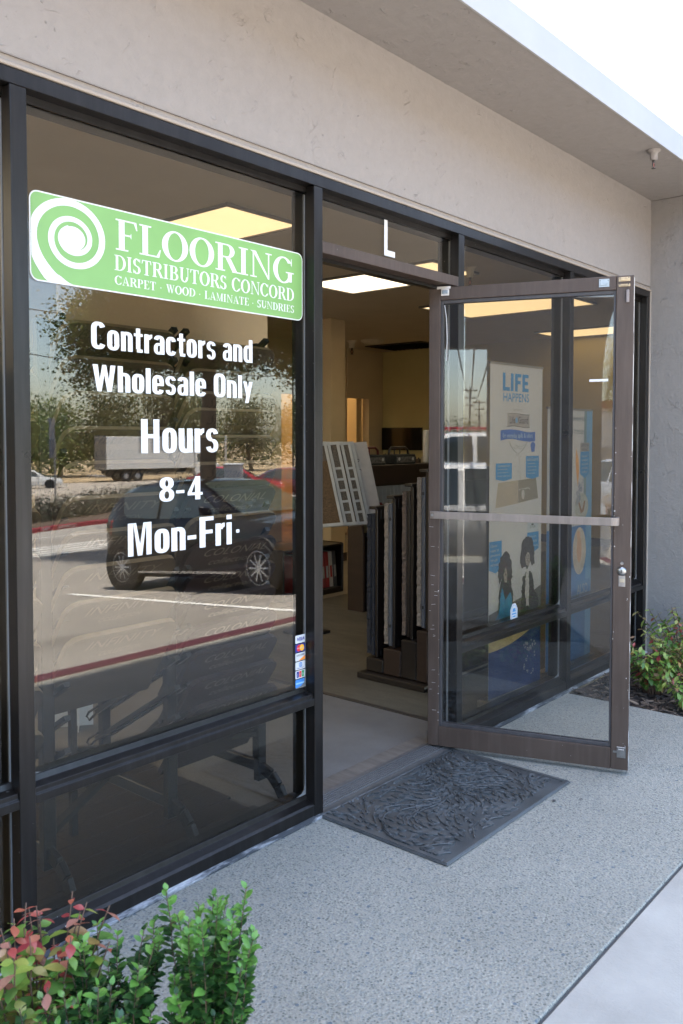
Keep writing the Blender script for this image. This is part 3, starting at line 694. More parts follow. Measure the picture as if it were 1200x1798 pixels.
for i in range(11):
    for j in range(7):
        x, y = .06+i*.08+random.uniform(-.02, .02), -.07-j*.078+random.uniform(-.02, .02); pts = []
        for k in range(9):
            if not (.03 < x < MWX-.03 and -MWY+.03 < y < -.03): break
            pts.append((x, y, .0118)); a = flow(x, y)+random.uniform(-.1, .1); x += math.cos(a)*.017; y += math.sin(a)*.017
        if len(pts) > 2: rel.tube(pts, [.0033*(1-.55*k/len(pts)) for k in range(len(pts))], 5)
o = rel.build('leaf_relief', MATRUB, mt, smooth=True); o['kind'] = 'stuff'
# ================================================================== INTERIOR
IWALL = mat('tan_wall_paint', (0.62, 0.50, 0.32), 0.75, var=0.06, scale=2)
OWALL = mat('olive_wall_paint', (0.60, 0.52, 0.25), 0.75, var=0.06, scale=2)
LWALL = mat('warm_room_paint', (0.62, 0.47, 0.26), 0.75, var=0.04, scale=2)
CEIL = mat('ceiling_paint', (0.55, 0.48, 0.39), 0.8, var=0.05, scale=3)
struct(MB().box(-4.79, 11.79, 0.20, 9.79, 2.80, 2.95).build('ceiling', CEIL))
# floor: walk-off carpet, vinyl, and tile further in
s = NT('walk_off_carpet'); n = s.noise(260, 3, 0.8); r = s.ramp(n.outputs[0], [(0.3, (0.07, 0.064, 0.058)), (0.7, (0.24, 0.22, 0.195))])
n2 = s.noise(3, 5, 0.6); r2 = s.ramp(n2.outputs[0], [(0.3, (0.8,)*3), (0.7, (1.1,)*3)]); s.color(s.mix(1.0, r.outputs[0], r2.outputs[0], 'MULTIPLY')); s.b.inputs['Roughness'].default_value = 0.95; s.bump(n.outputs[0], 0.003)
struct(MB().box(-4.79, 1.13, 0.116, 6.0, -0.05, 0.004).build('carpet_floor', s.m))
s = NT('vinyl_floor'); n = s.noise(2.2, 6, 0.7, stretch=(3.5, 1, 1)); r = s.ramp(n.outputs[0], [(0.3, (0.072, 0.065, 0.050)), (0.7, (0.155, 0.142, 0.11))])
n2 = s.noise(60, 3, 0.7, stretch=(1, 3, 1)); r2 = s.ramp(n2.outputs[0], [(0.3, (0.8,)*3), (0.7, (1.15,)*3)]); s.color(s.mix(1.0, r.outputs[0], r2.outputs[0], 'MULTIPLY')); s.b.inputs['Roughness'].default_value = 0.5
struct(MB().box(1.16, 11.79, 0.116, 2.9, -0.05, 0.003).build('vinyl_floor', s.m))
struct(MB().box(1.13, 11.79, 2.902, 6.0, -0.05, 0.0035).build('tile_floor', mat('tan_tile', (0.25, 0.22, 0.17), 0.45, var=0.12, scale=5)))
struct(MB().box(1.131, 1.159, 0.118, 2.9, -0.05, 0.010).build('floor_trim_strip', mat('dark_transition', (0.05, 0.042, 0.035), 0.5)))
struct(MB().box(-4.79, 11.79, 6.0, 9.79, -0.05, 0.003).build('back_room_floor', mat('brown_floor', (0.22, 0.13, 0.07), 0.5, var=0.3, scale=3)))
# walls
struct(MB().box(-4.79, 6.10, 6.20, 6.32, 0.0, 2.799).build('interior_wall', IWALL))
struct(MB().box(6.10, 7.50, 6.20, 6.32, 2.06, 2.799).build('interior_wall', IWALL))
struct(MB().box(6.62, 7.52, 6.20, 6.32, 0.0, 2.059).build('interior_wall', IWALL))
struct(MB().box(7.52, 8.05, 6.20, 6.32, 2.05, 2.799).build('interior_wall', IWALL))
struct(MB().box(8.05, 8.52, 6.20, 6.32, 0.0, 2.799).build('interior_wall', IWALL))
struct(MB().box(8.40, 8.50, 0.25, 6.198, 0.0, 2.799).build('interior_wall', OWALL))
struct(MB().box(4.5, 10.5, 8.2, 8.3, 0.0, 2.799).build('interior_wall', LWALL))
struct(MB().box(7.90, 8.02, 6.33, 8.19, 0.0, 2.799).build('interior_wall', LWALL))
BASEB = mat('dark_baseboard', (0.05, 0.035, 0.03), 0.5)
MBm = MB(); MBm.box(8.384, 8.399, 0.25, 6.19, 0.004, 0.11); struct(MBm.build('baseboard', BASEB))
col = thing('square_column', 'tan painted square column between floor and ceiling beyond the doorway', 'column', (5.09, 4.43, 0))
MB().box(-0.13, 0.12, -0.14, 0.14, 0.004, 2.799).build('shaft', IWALL, col, bevel=0.004)
MB().box(-0.145, 0.135, -0.155, 0.155, 0.0038, 0.10).build('base_trim', BASEB, col)
# rear light panel over the opening in the left part of the back wall
# ------------------------------------------------------------------ ceiling lights
def troffer(x0, x1, y0, y1, strength, label, colr=(1.0, 0.80, 0.50)):
    cx_, cy_ = (x0+x1)/2, (y0+y1)/2
    t = thing('ceiling_light', label, 'ceiling light', (cx_, cy_, 2.80), 0, 'square and long fluorescent ceiling lights')
    w, d = (x1-x0)/2, (y1-y0)/2
    f = MB(); e = 0.018
    f.box(-w-e, w+e, -d-e, -d, -0.022, -0.001); f.box(-w-e, w+e, d, d+e, -0.022, -0.001); f.box(-w-e, -w, -d, d, -0.022, -0.001); f.box(w, w+e, -d, d, -0.022, -0.001)
    f.build('frame', mat('dark_troffer_frame', (0.16, 0.14, 0.12), 0.5), t, bevel=0.002)
    nm = 'diffuser_%d' % int(strength*10)
    if nm not in MATS:
        s = NT(nm); n = s.noise(5, 4, 0.6, stretch=(0.5, 6, 1)); r = s.ramp(n.outputs[0], [(0.3, tuple(c*0.86 for c in colr)), (0.7, colr)])
        s.l.new(r.outputs[0], s.b.inputs['Emission Color']); s.b.inputs['Emission Strength'].default_value = strength
        s.b.inputs['Base Color'].default_value = (0.7, 0.65, 0.55, 1)
    MB().box(-w, w, -d, d, -0.012, -0.002).build('diffuser', MATS[nm], t)
    return t
LS = 1.0
troffer(1.00, 1.61, 1.64, 2.22, 0.24*LS, 'square ceiling light glowing amber through the left window above the green sign', (1.0, 0.76, 0.44))
troffer(3.13, 3.79, 2.33, 3.00, 0.36*LS, 'square bright ceiling light seen through the open doorway', (1.0, 0.84, 0.58))
troffer(3.08, 3.72, 1.62, 2.24, 0.24*LS, 'ceiling light partly hidden behind the bar above the door', (1.0, 0.76, 0.44))
troffer(4.92, 5.88, 1.55, 3.02, 0.23*LS, 'long amber ceiling light at the top of the right window by the door', (1.0, 0.74, 0.42))
troffer(7.62, 8.34, 1.2, 3.12, 0.21*LS, 'amber ceiling light farthest to the right above the banners', (1.0, 0.73, 0.40))
for i, (x, y) in enumerate(((-3.9, 1.2), (-3.9, 3.2), (-2.3, 2.2), (-2.3, 4.4), (-0.9, 3.4), (-3.9, 5.2))):  # added lights, out of view, that brighten the shop interior
    troffer(x, x+.6, y, y+1.2, 1.9, 'added fill light out of view in the left end of the store, %s counted from the front' % ['first', 'second', 'third', 'fourth', 'fifth', 'sixth'][i], (1.0, 0.88, 0.68))
for i, x in enumerate((5.2, 7.0, 9.2)):
    troffer(x, x+.6, 6.9, 7.6, 2.2, 'warm ceiling light in the back room, %s' % ['left one', 'middle one', 'right one'][i], (1.0, 0.72, 0.38))
# sprinkler heads, smoke detector, dark vent
def sprinkler(loc, label, s_=1.0, dark=True):
    t = thing('sprinkler_head', label, 'sprinkler', loc, 0, None)
    MB().lathe([(0.055*s_, -0.001), (0.052*s_, -0.010*s_), (0.032*s_, -0.022*s_), (0.028*s_, -0.075*s_), (0.0, -0.077*s_)], (0, 0, 0), 20).build('escutcheon', mat('ivory_plastic', (0.62, 0.57, 0.46), 0.5) if loc[1] > 0 else STUCS, t, smooth=True)
    m = MB(); m.cyl((0, 0, -0.075*s_), (0, 0, -0.095*s_), 0.010*s_, 10)
    for sx in (-1, 1): m.tube([(0, 0, -0.095*s_), (sx*.018*s_, 0, -0.105*s_), (sx*.018*s_, 0, -0.122*s_), (0, 0, -0.138*s_)], 0.004*s_, 6)
    m.cyl((0, 0, -0.138*s_), (0, 0, -0.142*s_), 0.016*s_, 12)
    m.build('frame_arms', mat('dark_brass', (0.07, 0.06, 0.05), 0.4, 0.7), t)
    MB().cyl((0, 0, -0.097*s_), (0, 0, -0.136*s_), 0.004*s_, 8).build('bulb', mat('red_bulb', (0.35, 0.10, 0.05), 0.2), t)
    return t
sprinkler((3.54, 1.57, 2.80), 'ivory sprinkler head hanging from the ceiling above the glass door')
sprinkler((6.85, 5.55, 2.80), 'small sprinkler head on the far ceiling beside the smoke detector', 1.35)
sprinkler((2.27, -0.375, 2.991), 'sprinkler head under the outdoor soffit near the white fascia', .7)
t = thing('smoke_detector', 'round white smoke detector on the far ceiling', 'smoke detector', (6.98, 5.29, 2.80))
MB().lathe([(0.16, -0.001), (0.16, -0.02), (0.11, -0.05), (0, -0.052)], (0, 0, 0), 24).build('cover', mat('ivory_plastic', (0.62, 0.57, 0.46)), t, smooth=True)
t = thing('ceiling_vent', 'large dark ceiling return vent at the back of the store', 'vent', (7.85, 5.33, 2.80))
MB().box(-0.36, 0.36, -0.5, 0.5, -0.015, -0.001).build('grille_frame', mat('dark_vent', (0.05, 0.045, 0.04), 0.6), t)
for k in range(12):
    inst('louvre', MB().obox((-0.33, 0, -0.030), (0.66, 0, 0), (0, 0.035, 0.012), (0, 0.001, 0.003)).mesh('louvre', MATS['dark_vent']) if k == 0 else LOUV, t, (0, -0.46+k*.08, 0))
    if k == 0: LOUV = bpy.data.meshes['louvre']

# ------------------------------------------------------------------ left display rack with tilted boards
RACKM = mat('black_steel', (0.018, 0.019, 0.021), 0.35, 0.4, var=0.2)
rk = thing('sample_board_rack', 'black steel tiered rack with curved feet behind the left window', 'display rack', (-0.5, 0.5, 0.005))
TH = R(56); TD = Vector((0, math.cos(TH), -math.sin(TH)))      # boards fall away from the glass
for x in (-0.46, 0.03, 0.48):
    MB().bar((x, -0.17, 0.05), (x, -0.17, 1.80), 0.045, 0.03, (0, 1, 0)).build('post', RACKM, rk, bevel=0.003)
    MB().bar((x, 0.24, 0.10), (x, 0.24, 1.55), 0.04, 0.03, (0, 1, 0)).build('post', RACKM, rk, bevel=0.003)
    mb = MB()
    pts = [(x, -0.30, 0.012), (x, -0.275, 0.05), (x, -0.235, 0.085), (x, -0.17, 0.105), (x, 0.24, 0.105), (x, 0.30, 0.085), (x, 0.335, 0.05), (x, 0.355, 0.012)]
    for a, b in zip(pts, pts[1:]): mb.bar(a, b, 0.045, 0.022, (1, 0, 0))
    mb.build('foot', RACKM, rk, bevel=0.003)
    MB().box(x-.024, x+.024, -0.335, -0.295, 0.0, 0.012).build('foot_pad', mat('worn_foot', (0.22, 0.22, 0.22), 0.5), rk, bevel=0.003)
MB().bar((-0.46, -0.17, 0.33), (0.48, -0.17, 0.28), 0.028, 0.02).build('brace', RACKM, rk)
MB().bar((-0.46, -0.17, 0.16), (0.48, 0.24, 0.34), 0.028, 0.02).build('brace', RACKM, rk)
MB().bar((-0.46, 0.24, 0.30), (0.48, -0.17, 0.24), 0.028, 0.02).build('brace', RACKM, rk)
arm = MB()
arm.bar((0, -0.245, 0.022), (0, 0.25, 0.022-0.495*math.tan(R(31))), 0.022, 0.016)
arm.bar((0.028, -0.20, 0.0), (0.028, 0.25, -0.45*math.tan(R(31))), 0.012, 0.012)
e = Vector((0, 0.25, -0.275)); hk = [e+Vector((0, 0, 0)), e+Vector((0, .055, -.045)), e+Vector((0, .075, -.035)), e+Vector((0, .06, -.015)), e+Vector((0, .0, .02))]
arm.tube(hk, 0.005, 6)
arm_me = arm.mesh('arm', RACKM)
for x in (-0.432, 0.005, 0.058, 0.452):
    for k in range(14):
        inst('arm', arm_me, rk, (x, 0, 0.42+k*.105))
# rounded board
BW, BL, BT = 0.44, 0.34, 0.019
def board_mesh(name, m, medge):
    mb = MB(); c = 0.045
    poly = [(0, BL), (0, c)] + [(c-c*math.cos(R(a)), c-c*math.sin(R(a))) for a in (30, 60)] + [(c, 0), (BW-c, 0)] + [(BW-c+c*math.sin(R(a)), c-c*math.cos(R(a))) for a in (30, 60)] + [(BW, c), (BW, BL)]
    mb.prism(poly, (0, 0, 0), (1, 0, 0), TD, Vector((0, 1, 0)).cross(Vector((1, 0, 0)))*0 + Vector((1, 0, 0)).cross(TD)*(-BT))
    me = mb.mesh(name, [m, medge])
    for p in me.polygons:
        if len(p.vertices) == 4: p.material_index = 1
    return me
EDGE = mat('board_edge', (0.21, 0.16, 0.105), 0.5, var=0.15, scale=20)
brown = mat('board_back_brown', (0.045, 0.032, 0.021), 0.45, var=0.15, scale=6, stretch=(1, 6, 6))
taupe = mat('board_back_taupe', (0.060, 0.047, 0.035), 0.45, var=0.12, scale=6, stretch=(1, 6, 6))
plum = mat('board_back_plum', (0.018, 0.010, 0.012), 0.4, var=0.15, scale=6)
INKD = mat('dark_ink', (0.008, 0.006, 0.005), 0.5); INKL = mat('pale_ink', (0.12, 0.10, 0.08), 0.5); INKW = mat('cream_ink', (0.13, 0.115, 0.10), 0.5)
bm_ = {'brown': board_mesh('board_brown', brown, EDGE), 'taupe': board_mesh('board_taupe', taupe, EDGE), 'plum': board_mesh('board_plum', plum, plum)}
NB = Vector((1, 0, 0)).cross(-TD)      # outward (towards the glass) normal of the back face
if NB.y > 0: NB = -NB
TXT = {}
def board_text(kind):
    if kind in TXT: return TXT[kind]
    words = {'brill': (('BRILLIANCE', .052, .33, .045), ('COLLECTION', .034, .24, .095), INKD), 'inf': (('INFINITY', .050, .30, .045), ('COLLECTION', .026, .17, .085), INKL),
             'col': (('COLONIAL', .050, .31, .042), ('collection', .040, .22, .085), INKW), 'scr': (('Signature', .07, .26, .05), ('Series', .05, .16, .115), INKD)}[kind]
    res = []
    for (w, sz, wd, dn) in words[:2]:
        me = text_mesh(w, sz, shear=0.35); xs = [v.co.x for v in me.vertices]; k = wd/(max(xs)-min(xs)); me.transform(Matrix.Diagonal((k, 1, 1, 1)))
        Mx = Matrix.Identity(4); ex, ey, ez = Vector((1, 0, 0)), -TD, NB
        o = TD*(dn+0.01) + NB*(BT+0.0008) + Vector(((BW-wd)/2, 0, 0))
        for i in range(3): Mx[i][0], Mx[i][1], Mx[i][2], Mx[i][3] = ex[i], ey[i], ez[i], o[i]
        me.transform(Mx); me.materials.clear(); me.materials.append(words[2]); me.name = 'lettering'; res.append(me)
    TXT[kind] = res; return res
def board(x, z, style, words, label, y=0.235, tilt=0.0):
    o = bpy.data.objects.new('sample_board', bm_[style]); link(o); o.location = (x, y, z); o.rotation_euler = (random.uniform(-.012, .012), tilt, random.uniform(-.012, .012))
    tag(o, label, 'sample board', 'flooring sample boards on the rack behind the left window')
    for me in (board_text(words) if words else ()):
        inst('lettering', me, o)
    return o
ordn = ['lowest', 'second lowest', 'third lowest', 'fourth lowest', 'fifth lowest', 'sixth lowest', 'seventh lowest', 'eighth lowest', 'ninth lowest', 'tenth lowest', 'eleventh lowest', 'twelfth lowest']
for k in range(10):
    z = 0.81+.11*k
    inf = k < 5
    board(-0.945, z, 'taupe' if inf else 'brown', 'inf' if inf else 'brill', ('taupe board printed INFINITY, %s of the middle column of the rack' if inf else 'brown board printed BRILLIANCE, %s of the middle column of the rack') % ordn[k])
for k in range(12):
    z = 0.475+.095*k*1.02
    st = 'plum' if k % 2 == 0 or k < 6 else 'taupe'
    w = 'col'
    if k >= 9: st, w = 'brown', 'scr'
    if st == 'taupe': w = None
    board(-0.455, z, st, w, {'plum': 'dark plum board printed COLONIAL, %s of the right column of the rack', 'taupe': 'plain taupe board, %s of the right rack column', 'brown': 'brown board with script lettering, %s of the right rack column'}[st] % ordn[k])
for k in range(9):
    board(-1.46, 0.55+.135*k, 'brown' if k > 3 else 'taupe', 'brill' if k > 3 else 'inf', 'board by the left window frame, %s of the left rack column' % ordn[k])
for k, (x, z) in enumerate(((-0.455, 1.68), (-0.455, 1.78), (-0.455, 1.60))):
    board(x, z, 'brown', 'scr', ['brown script board just below the beige header panel at right', 'topmost brown script board tucked under the beige header panel', 'third script board from the top of the right column'][k])
hp = thing('header_panel', 'large beige blank header panel standing above the tilted boards', 'panel', (-0.28, 0.52, 0.02))
MB().box(-0.5, 0.5, 0, 0.02, 1.70, 2.22).build('panel_face', mat('beige_panel', (0.50, 0.39, 0.26), 0.5, var=0.08, scale=2), hp, bevel=0.002)
for x in (-.45, .45): MB().box(x-.012, x+.012, 0.021, 0.04, -0.015, 2.1).build('upright', RACKM, hp)
# second black tree rack far behind and white cardboard stand
wb = thing('cardboard_stand', 'white folded cardboard stand on the carpet under the rack', 'cardboard stand', (-0.10, 1.62, 0.005), R(-35))
CARD = mat('white_cardboard', (0.66, 0.66, 0.66), 0.7, var=0.06)
MB().prism([(-.13, 0), (.13, 0), (.13, .10), (.10, .16), (.0, .18), (-.10, .30), (-.13, .30)], (0, 0, 0), (1, 0, 0), (0, 0, 1), (0, .004, 0)).build('panel', CARD, wb)
MB().prism([(0, 0), (.10, 0), (.04, .14), (0, .17)], (0.06, -.002, 0), (0, -1, 0), (0, 0, 1), (.004, 0, 0)).build('strut', CARD, wb)
# dark plank samples laid on the floor by the glass
PL = mat('dark_plank', (0.014, 0.008, 0.006), 0.35, var=0.4, scale=6, stretch=(1, 8, 1), bump=0.0006, bscale=30)
pf = thing('plank_floor_sample', 'dark wood plank flooring laid on the floor inside the left window', 'flooring sample', (-1.0, 0.12, 0.004))
pm = {}
for row in range(7):
    x = -2.2 + random.uniform(0, .3); y = 0.004 + row*.121
    while x < 0.84:
        L = min(random.choice((.9, 1.1, 1.22)), 0.86-x)
        if L < .08: break
        pm.setdefault(round(L, 2), MB().box(0, round(L, 2)-.0025, 0, .1185, 0.0005, 0.010).mesh('plank', PL))
        inst('plank', pm[round(L, 2)], pf, (x, y, random.uniform(0, .0006))); x += L
MB().box(-2.3, 0.862, 0.0, 0.86, 0.0, 0.0004).build('underlay', mat('plank_joint', (0.14, 0.12, 0.10), 0.8), pf)

# ------------------------------------------------------------------ folding sample display with white framed panels
fd = thing('framed_sample_fan', 'fan of tall white framed carpet sample panels seen through the doorway', 'sample display', (2.42, 1.93, 0))
RV = Vector((0.6475, -0.761, 0)); 
WF = mat('white_frame', (0.50, 0.48, 0.44), 0.5); GP = mat('grey_panel', (0.44, 0.40, 0.37), 0.6)
CB = mat('brown_carpet', (0.15, 0.095, 0.05), 0.95, var=0.6, scale=140, bump=0.003, bscale=300); CG = mat('grey_carpet_tile', (0.16, 0.13, 0.10), 0.95, var=0.4, scale=120)
tiltu = Vector((0, 0, 1))*math.cos(R(12)) - RV*math.sin(R(12)); tiltr = RV*math.cos(R(12)) + Vector((0, 0, 1))*math.sin(R(5))
FN = Vector((-0.761, -0.6475, 0))
def fpanel(k, off, dep, face, holes=0, plain=False):
    o = RV*off + FN*dep + Vector((0, 0, 0.78)); W_, H_ = 0.265, 0.62
    t = 0.012
    if plain:
        p = MB().obox(o, tiltr*W_, tiltu*H_, FN*t).build('panel', GP, fd, bevel=0.002)
        place_text('lettering', 'Performance', mat('grey_ink', (0.14, 0.12, 0.12), 0.5), p, o+tiltr*(W_-.12)+tiltu*(H_-.12)+FN*(t+.001), -tiltu, tiltr, 0.055)
        return
    p = MB()
    b = 0.022
    p.obox(o, tiltr*b, tiltu*H_, FN*t); p.obox(o+tiltr*(W_-b), tiltr*b, tiltu*H_, FN*t)
    p.obox(o+tiltr*b, tiltr*(W_-2*b), tiltu*b, FN*t); p.obox(o+tiltr*b+tiltu*(H_-b), tiltr*(W_-2*b), tiltu*b, FN*t)
    if holes:
        for j in range(holes): p.obox(o+tiltr*b+tiltu*(b+0.065+j*.082), tiltr*(W_-2*b), tiltu*.018, FN*t)
    f = p.build('panel', WF, fd, bevel=0.001)
    MB().obox(o+tiltr*b+tiltu*b, tiltr*(W_-2*b), tiltu*(H_-2*b-(0.12 if not holes else 0)), FN*(t*.6)).build('carpet_swatch', face, f)
fpanel(0, 0.02, 0.0, GP, plain=True)
fpanel(1, -0.075, 0.02, CG, 0); fpanel(2, -0.10, 0.04, CG, 5); fpanel(3, -0.155, 0.06, CB, 0); fpanel(4, -0.185, 0.08, CG, 5); fpanel(5, -0.25, 0.10, CG, 0); fpanel(6, -0.275, 0.12, CB, 0)
MB().box(-0.27, -0.24, 0.16, 0.19, 0.003, 0.9).build('post', RACKM, fd); MB().box(-0.36, -0.12, 0.05, 0.30, 0.003, 0.02).build('base', RACKM, fd)
MB().bar((-.255, .175, .88), (0.05, -.0, .88), .02, .02).build('arm', RACKM, fd)

# ------------------------------------------------------------------ low black display box with sample books
bb = thing('low_display_box', 'low black open display box with rounded side holding sample books', 'display box', (3.33, 3.03, 0.004))
DK = mat('dark_laminate', (0.010, 0.007, 0.006), 0.35, var=0.2)
prof = [(-.30, 0), (.28, 0), (.31, .05), (.33, .22), (.31, .40), (.25, .47), (-.30, .47)]
MB().box(-.45, .31, -.02, .36, .435, .455).build('top', DK, bb, bevel=0.004); MB().box(-.45, .31, -.02, .36, 0, .05).build('bottom', DK, bb, bevel=0.004)
MB().box(.311, .335, -.03, .37, 0, .46).build('side', DK, bb, bevel=0.012); MB().box(-.475, -.451, -.03, .37, 0, .46).build('side', DK, bb, bevel=0.012); MB().box(-.45, .31, .345, .36, .051, .434).build('back', DK, bb)
bkc = [(0.40, .04, .035), (0.62, .56, .48), (0.10, .095, .09), (0.55, .06, .045), (0.13, .12, .12), (.6, .56, .5), (.12, .11, .11), (0.32, .06, .05)]
for k in range(11):
    c = bkc[k % 8]; m = mat('book_cloth_%d' % (k % 8), c, 0.5)
    t = thing('sample_book', ['red', 'cream', 'dark grey', 'bright red', 'charcoal', 'white', 'grey', 'maroon'][k % 8] + ' sample book leaning in the low black box, ' + ['first', 'second', 'third', 'fourth', 'fifth', 'sixth', 'seventh', 'eighth', 'ninth', 'tenth', 'eleventh'][k] + ' from its left end', 'book', (3.04+k*.054, 3.05, 0.058), 0, 'sample books in the low black box')
    mb = MB().obox((0, 0, 0), (.048, 0, 0), (0, .25, 0), (-.03, 0, .33)); mb.build('cover', m, t, bevel=0.002)
    MB().obox((.010-.008, -.0015, .09), (.026, 0, 0), (0, .001, 0), (-.010, 0, .11)).build('spine_label', WF if k % 3 else mat('red_label', (0.5, .05, .04), .5), t)

# ------------------------------------------------------------------ dark hutch with hanging folders and totes on it
hu = thing('folder_display_hutch', 'dark wood hutch with curved side holding hanging sample folders', 'display cabinet', (3.55, 2.25, 0.003))
HW = mat('dark_walnut', (0.024, 0.013, 0.009), 0.4, var=0.3, scale=4, stretch=(1, 1, 5))
MB().box(-.50, .9, 0.0, 0.035, 1.03, 1.205).build('front_panel', HW, hu, bevel=0.003)
MB().box(-.50, .9, 0.036, 0.17, 1.185, 1.205).build('top', HW, hu)
cs = [(0, 0), (.17, 0), (.17, 1.185), (.03, 1.185), (.0, 1.12), (-.01, 1.0), (.03, .80), (.0, .62)]
MB().prism([(y-.0, z) for y, z in cs], (-.53, 0, 0), (0, 1, 0), (0, 0, 1), (.028, 0, 0)).build('side_panel', HW, hu, bevel=0.004)
MB().box(-.50, .9, 0.15, 0.165, 0.0, 1.18).build('back', mat('black_back', (0.008, 0.006, 0.006), 0.6), hu)
MB().box(-.48, .9, 0.0, 0.149, 0.0, 0.62).build('cabinet_body', DK, hu)
for k in range(12):
    x = -.40+k*.056
    t = thing('hanging_folder', 'thin hanging sample folder with pale edge in the dark hutch, %s from the left' % ['first','second','third','fourth','fifth','sixth','seventh','eighth','ninth','tenth','eleventh','twelfth'][k], 'sample folder', (3.55+x, 2.26, 0.64), 0, 'hanging folders in the dark hutch')
    cc = [(0.50, .38, .2), (.40, .30, .2), (.5, .42, .30), (.30, .05, .04), (.5, .42, .3), (.45, .38, .26)][k % 6]
    MB().obox((.02, .02, 0), (.012, 0, 0), (0, .10, 0), (-.03, 0, .25)).build('folder', mat('folder_%d' % (k % 6), cc, .6), t)
    MB().obox((-.006, .01, .24), (.004, 0, 0), (0, .11, 0), (-.022, 0, .16)).build('hanger', WF, t)
def tote(x, label, hm):
    t = thing('sample_tote', label, 'carpet sample tote', (x, 2.26, 1.2085), 0, 'sample totes on top of the dark hutch')
    MB().box(-.15, .15, 0, .15, 0, .085).build('carpet_stack', mat('black_carpet', (0.02, 0.022, 0.02), .9, var=.5, scale=60, bump=.003), t, bevel=0.008)
    MB().box(-.13, .13, -.0035, -.0006, .015, .065).build('label_strip', mat('printed_strip', (0.10, 0.09, 0.075), .5, var=.9, scale=40), t)
    for sx in (-1, 1): MB().cyl((sx*.10, -.0040, .045), (sx*.10, -.0055, .045), .014, 10).build('badge', WF, t)
    h = MB(); h.tube([(-.14, .08, .08), (-.135, .08, .12), (-.10, .08, .145), (.10, .08, .145), (.135, .08, .12), (.14, .08, .08)], .010, 8)
    for sx in (-.06, .02): h.tube([(sx, .08, .085), (sx, .08, .145)], .007, 6)
    h.build('handle', hm, t, smooth=True)
tote(3.19, 'black carpet sample tote with a dark red handle on the hutch, left one', mat('oxblood', (0.10, 0.012, 0.012), .35))
tote(3.62, 'black carpet sample tote with a black handle on the hutch, right one', mat('black_plastic', (0.015, 0.014, 0.014), .35))
st = thing('paper_stack_rack', 'tall white literature rack beside the wall screen', 'rack', (4.10, 2.33, 1.2085))
MB().box(-.06, .10, 0, .05, 0, .30).build('body', WF, st, bevel=0.01)
for k in range(3): MB().cyl((.02, -.0006, .06+k*.08), (.02, -.003, .06+k*.08), .005, 8).build('peg', BLACKG, st)
tv = thing('wall_screen', 'black flat wall screen on the olive wall above the hutch', 'screen', (8.398, 5.80, 1.40))
MB().box(-.05, -.002, -.38, .38, -.15, .20).build('body', mat('screen_black', (0.006, 0.006, 0.007), .2), tv, bevel=0.004)
MB().box(-.054, -.0505, -.37, .37, -.138, .19).build('display', mat('screen_glass', (0.004, 0.004, 0.005), .12), tv)
gl = thing('cluttered_shelf', 'shelf of small bottles and papers below the wall screen', 'shelf', (8.2, 5.80, 1.02))
MB().box(-.18, .19, -.7, .5, -.02, 0).build('shelf_board', HW, gl)
random.seed(11)
for k in range(12):
    c = random.choice([(.5, .45, .35), (.3, .05, .04), (.1, .12, .2), (.45, .4, .3), (.08, .07, .06)])
    h = random.uniform(.08, .2); y = -.62+k*.09
    t = thing('shelf_box', 'small %s box on the shelf under the screen, %s from its left end' % ({(.5, .45, .35): 'cream', (.3, .05, .04): 'red', (.1, .12, .2): 'navy', (.45, .4, .3): 'tan', (.08, .07, .06): 'black'}[c], ['last', 'eleventh', 'tenth', 'ninth', 'eighth', 'seventh', 'sixth', 'fifth', 'fourth', 'third', 'second', 'first'][k]), 'box', (8.2, 5.8+y, 1.021), 0, 'boxes and bottles under the wall screen')
    mb = MB(); mb.box(-.03, .03, -.03, .03, 0, h); mb.cyl((0, 0, h), (0, 0, h+.02), .014, 8); mb.build('packaging', mat('pack_%d' % int(c[0]*100), c, .5), t, bevel=.004)

# ------------------------------------------------------------------ stepped carpet board stand just inside the door
cs_ = thing('carpet_board_stand', 'dark stepped stand with upright carpet boards just inside the doorway', 'display stand', (1.57, 0.61, 0.004))
MB().box(-.06, 1.3, -.02, .47, 0.0, 0.035).build('plinth', DK, cs_, bevel=0.004)
MB().box(-.06, 1.3, -.0235, -.0205, 0.022, 0.035).build('plinth_trim', mat('plinth_trim', (0.25, 0.22, 0.17), .5), cs_)
for k, (y0, y1, h) in enumerate(((.32, .45, .115), (.19, .32, .19), (.08, .19, .262), (-.0, .08, .33))):
    MB().box(.0, 1.2, y0+.001, y1-.001, .036, h).build('step', HW if k % 2 else DK, cs_, bevel=0.006)
s = NT('grey_loop_carpet'); n = s.noise(150, 3, .8); r = s.ramp(n.outputs[0], [(0.3, (.16, .155, .15)), (.7, (.42, .41, .39))]); s.color(r.outputs[0]); s.b.inputs['Roughness'].default_value = .95; s.bump(n.outputs[0], .008); GC = s.m
s = NT('beige_pile_carpet'); n = s.noise(120, 3, .8); r = s.ramp(n.outputs[0], [(0.3, (.15, .125, .105)), (.7, (.32, .275, .235))]); s.color(r.outputs[0]); s.b.inputs['Roughness'].default_value = .95; s.bump(n.outputs[0], .01); BC = s.m
NVY = mat('navy_carpet', (0.018, .020, .027), .95, var=.5, scale=120, bump=.006, bscale=150)
BLUE = mat('blue_grey_board', (0.075, .083, .10), .6)
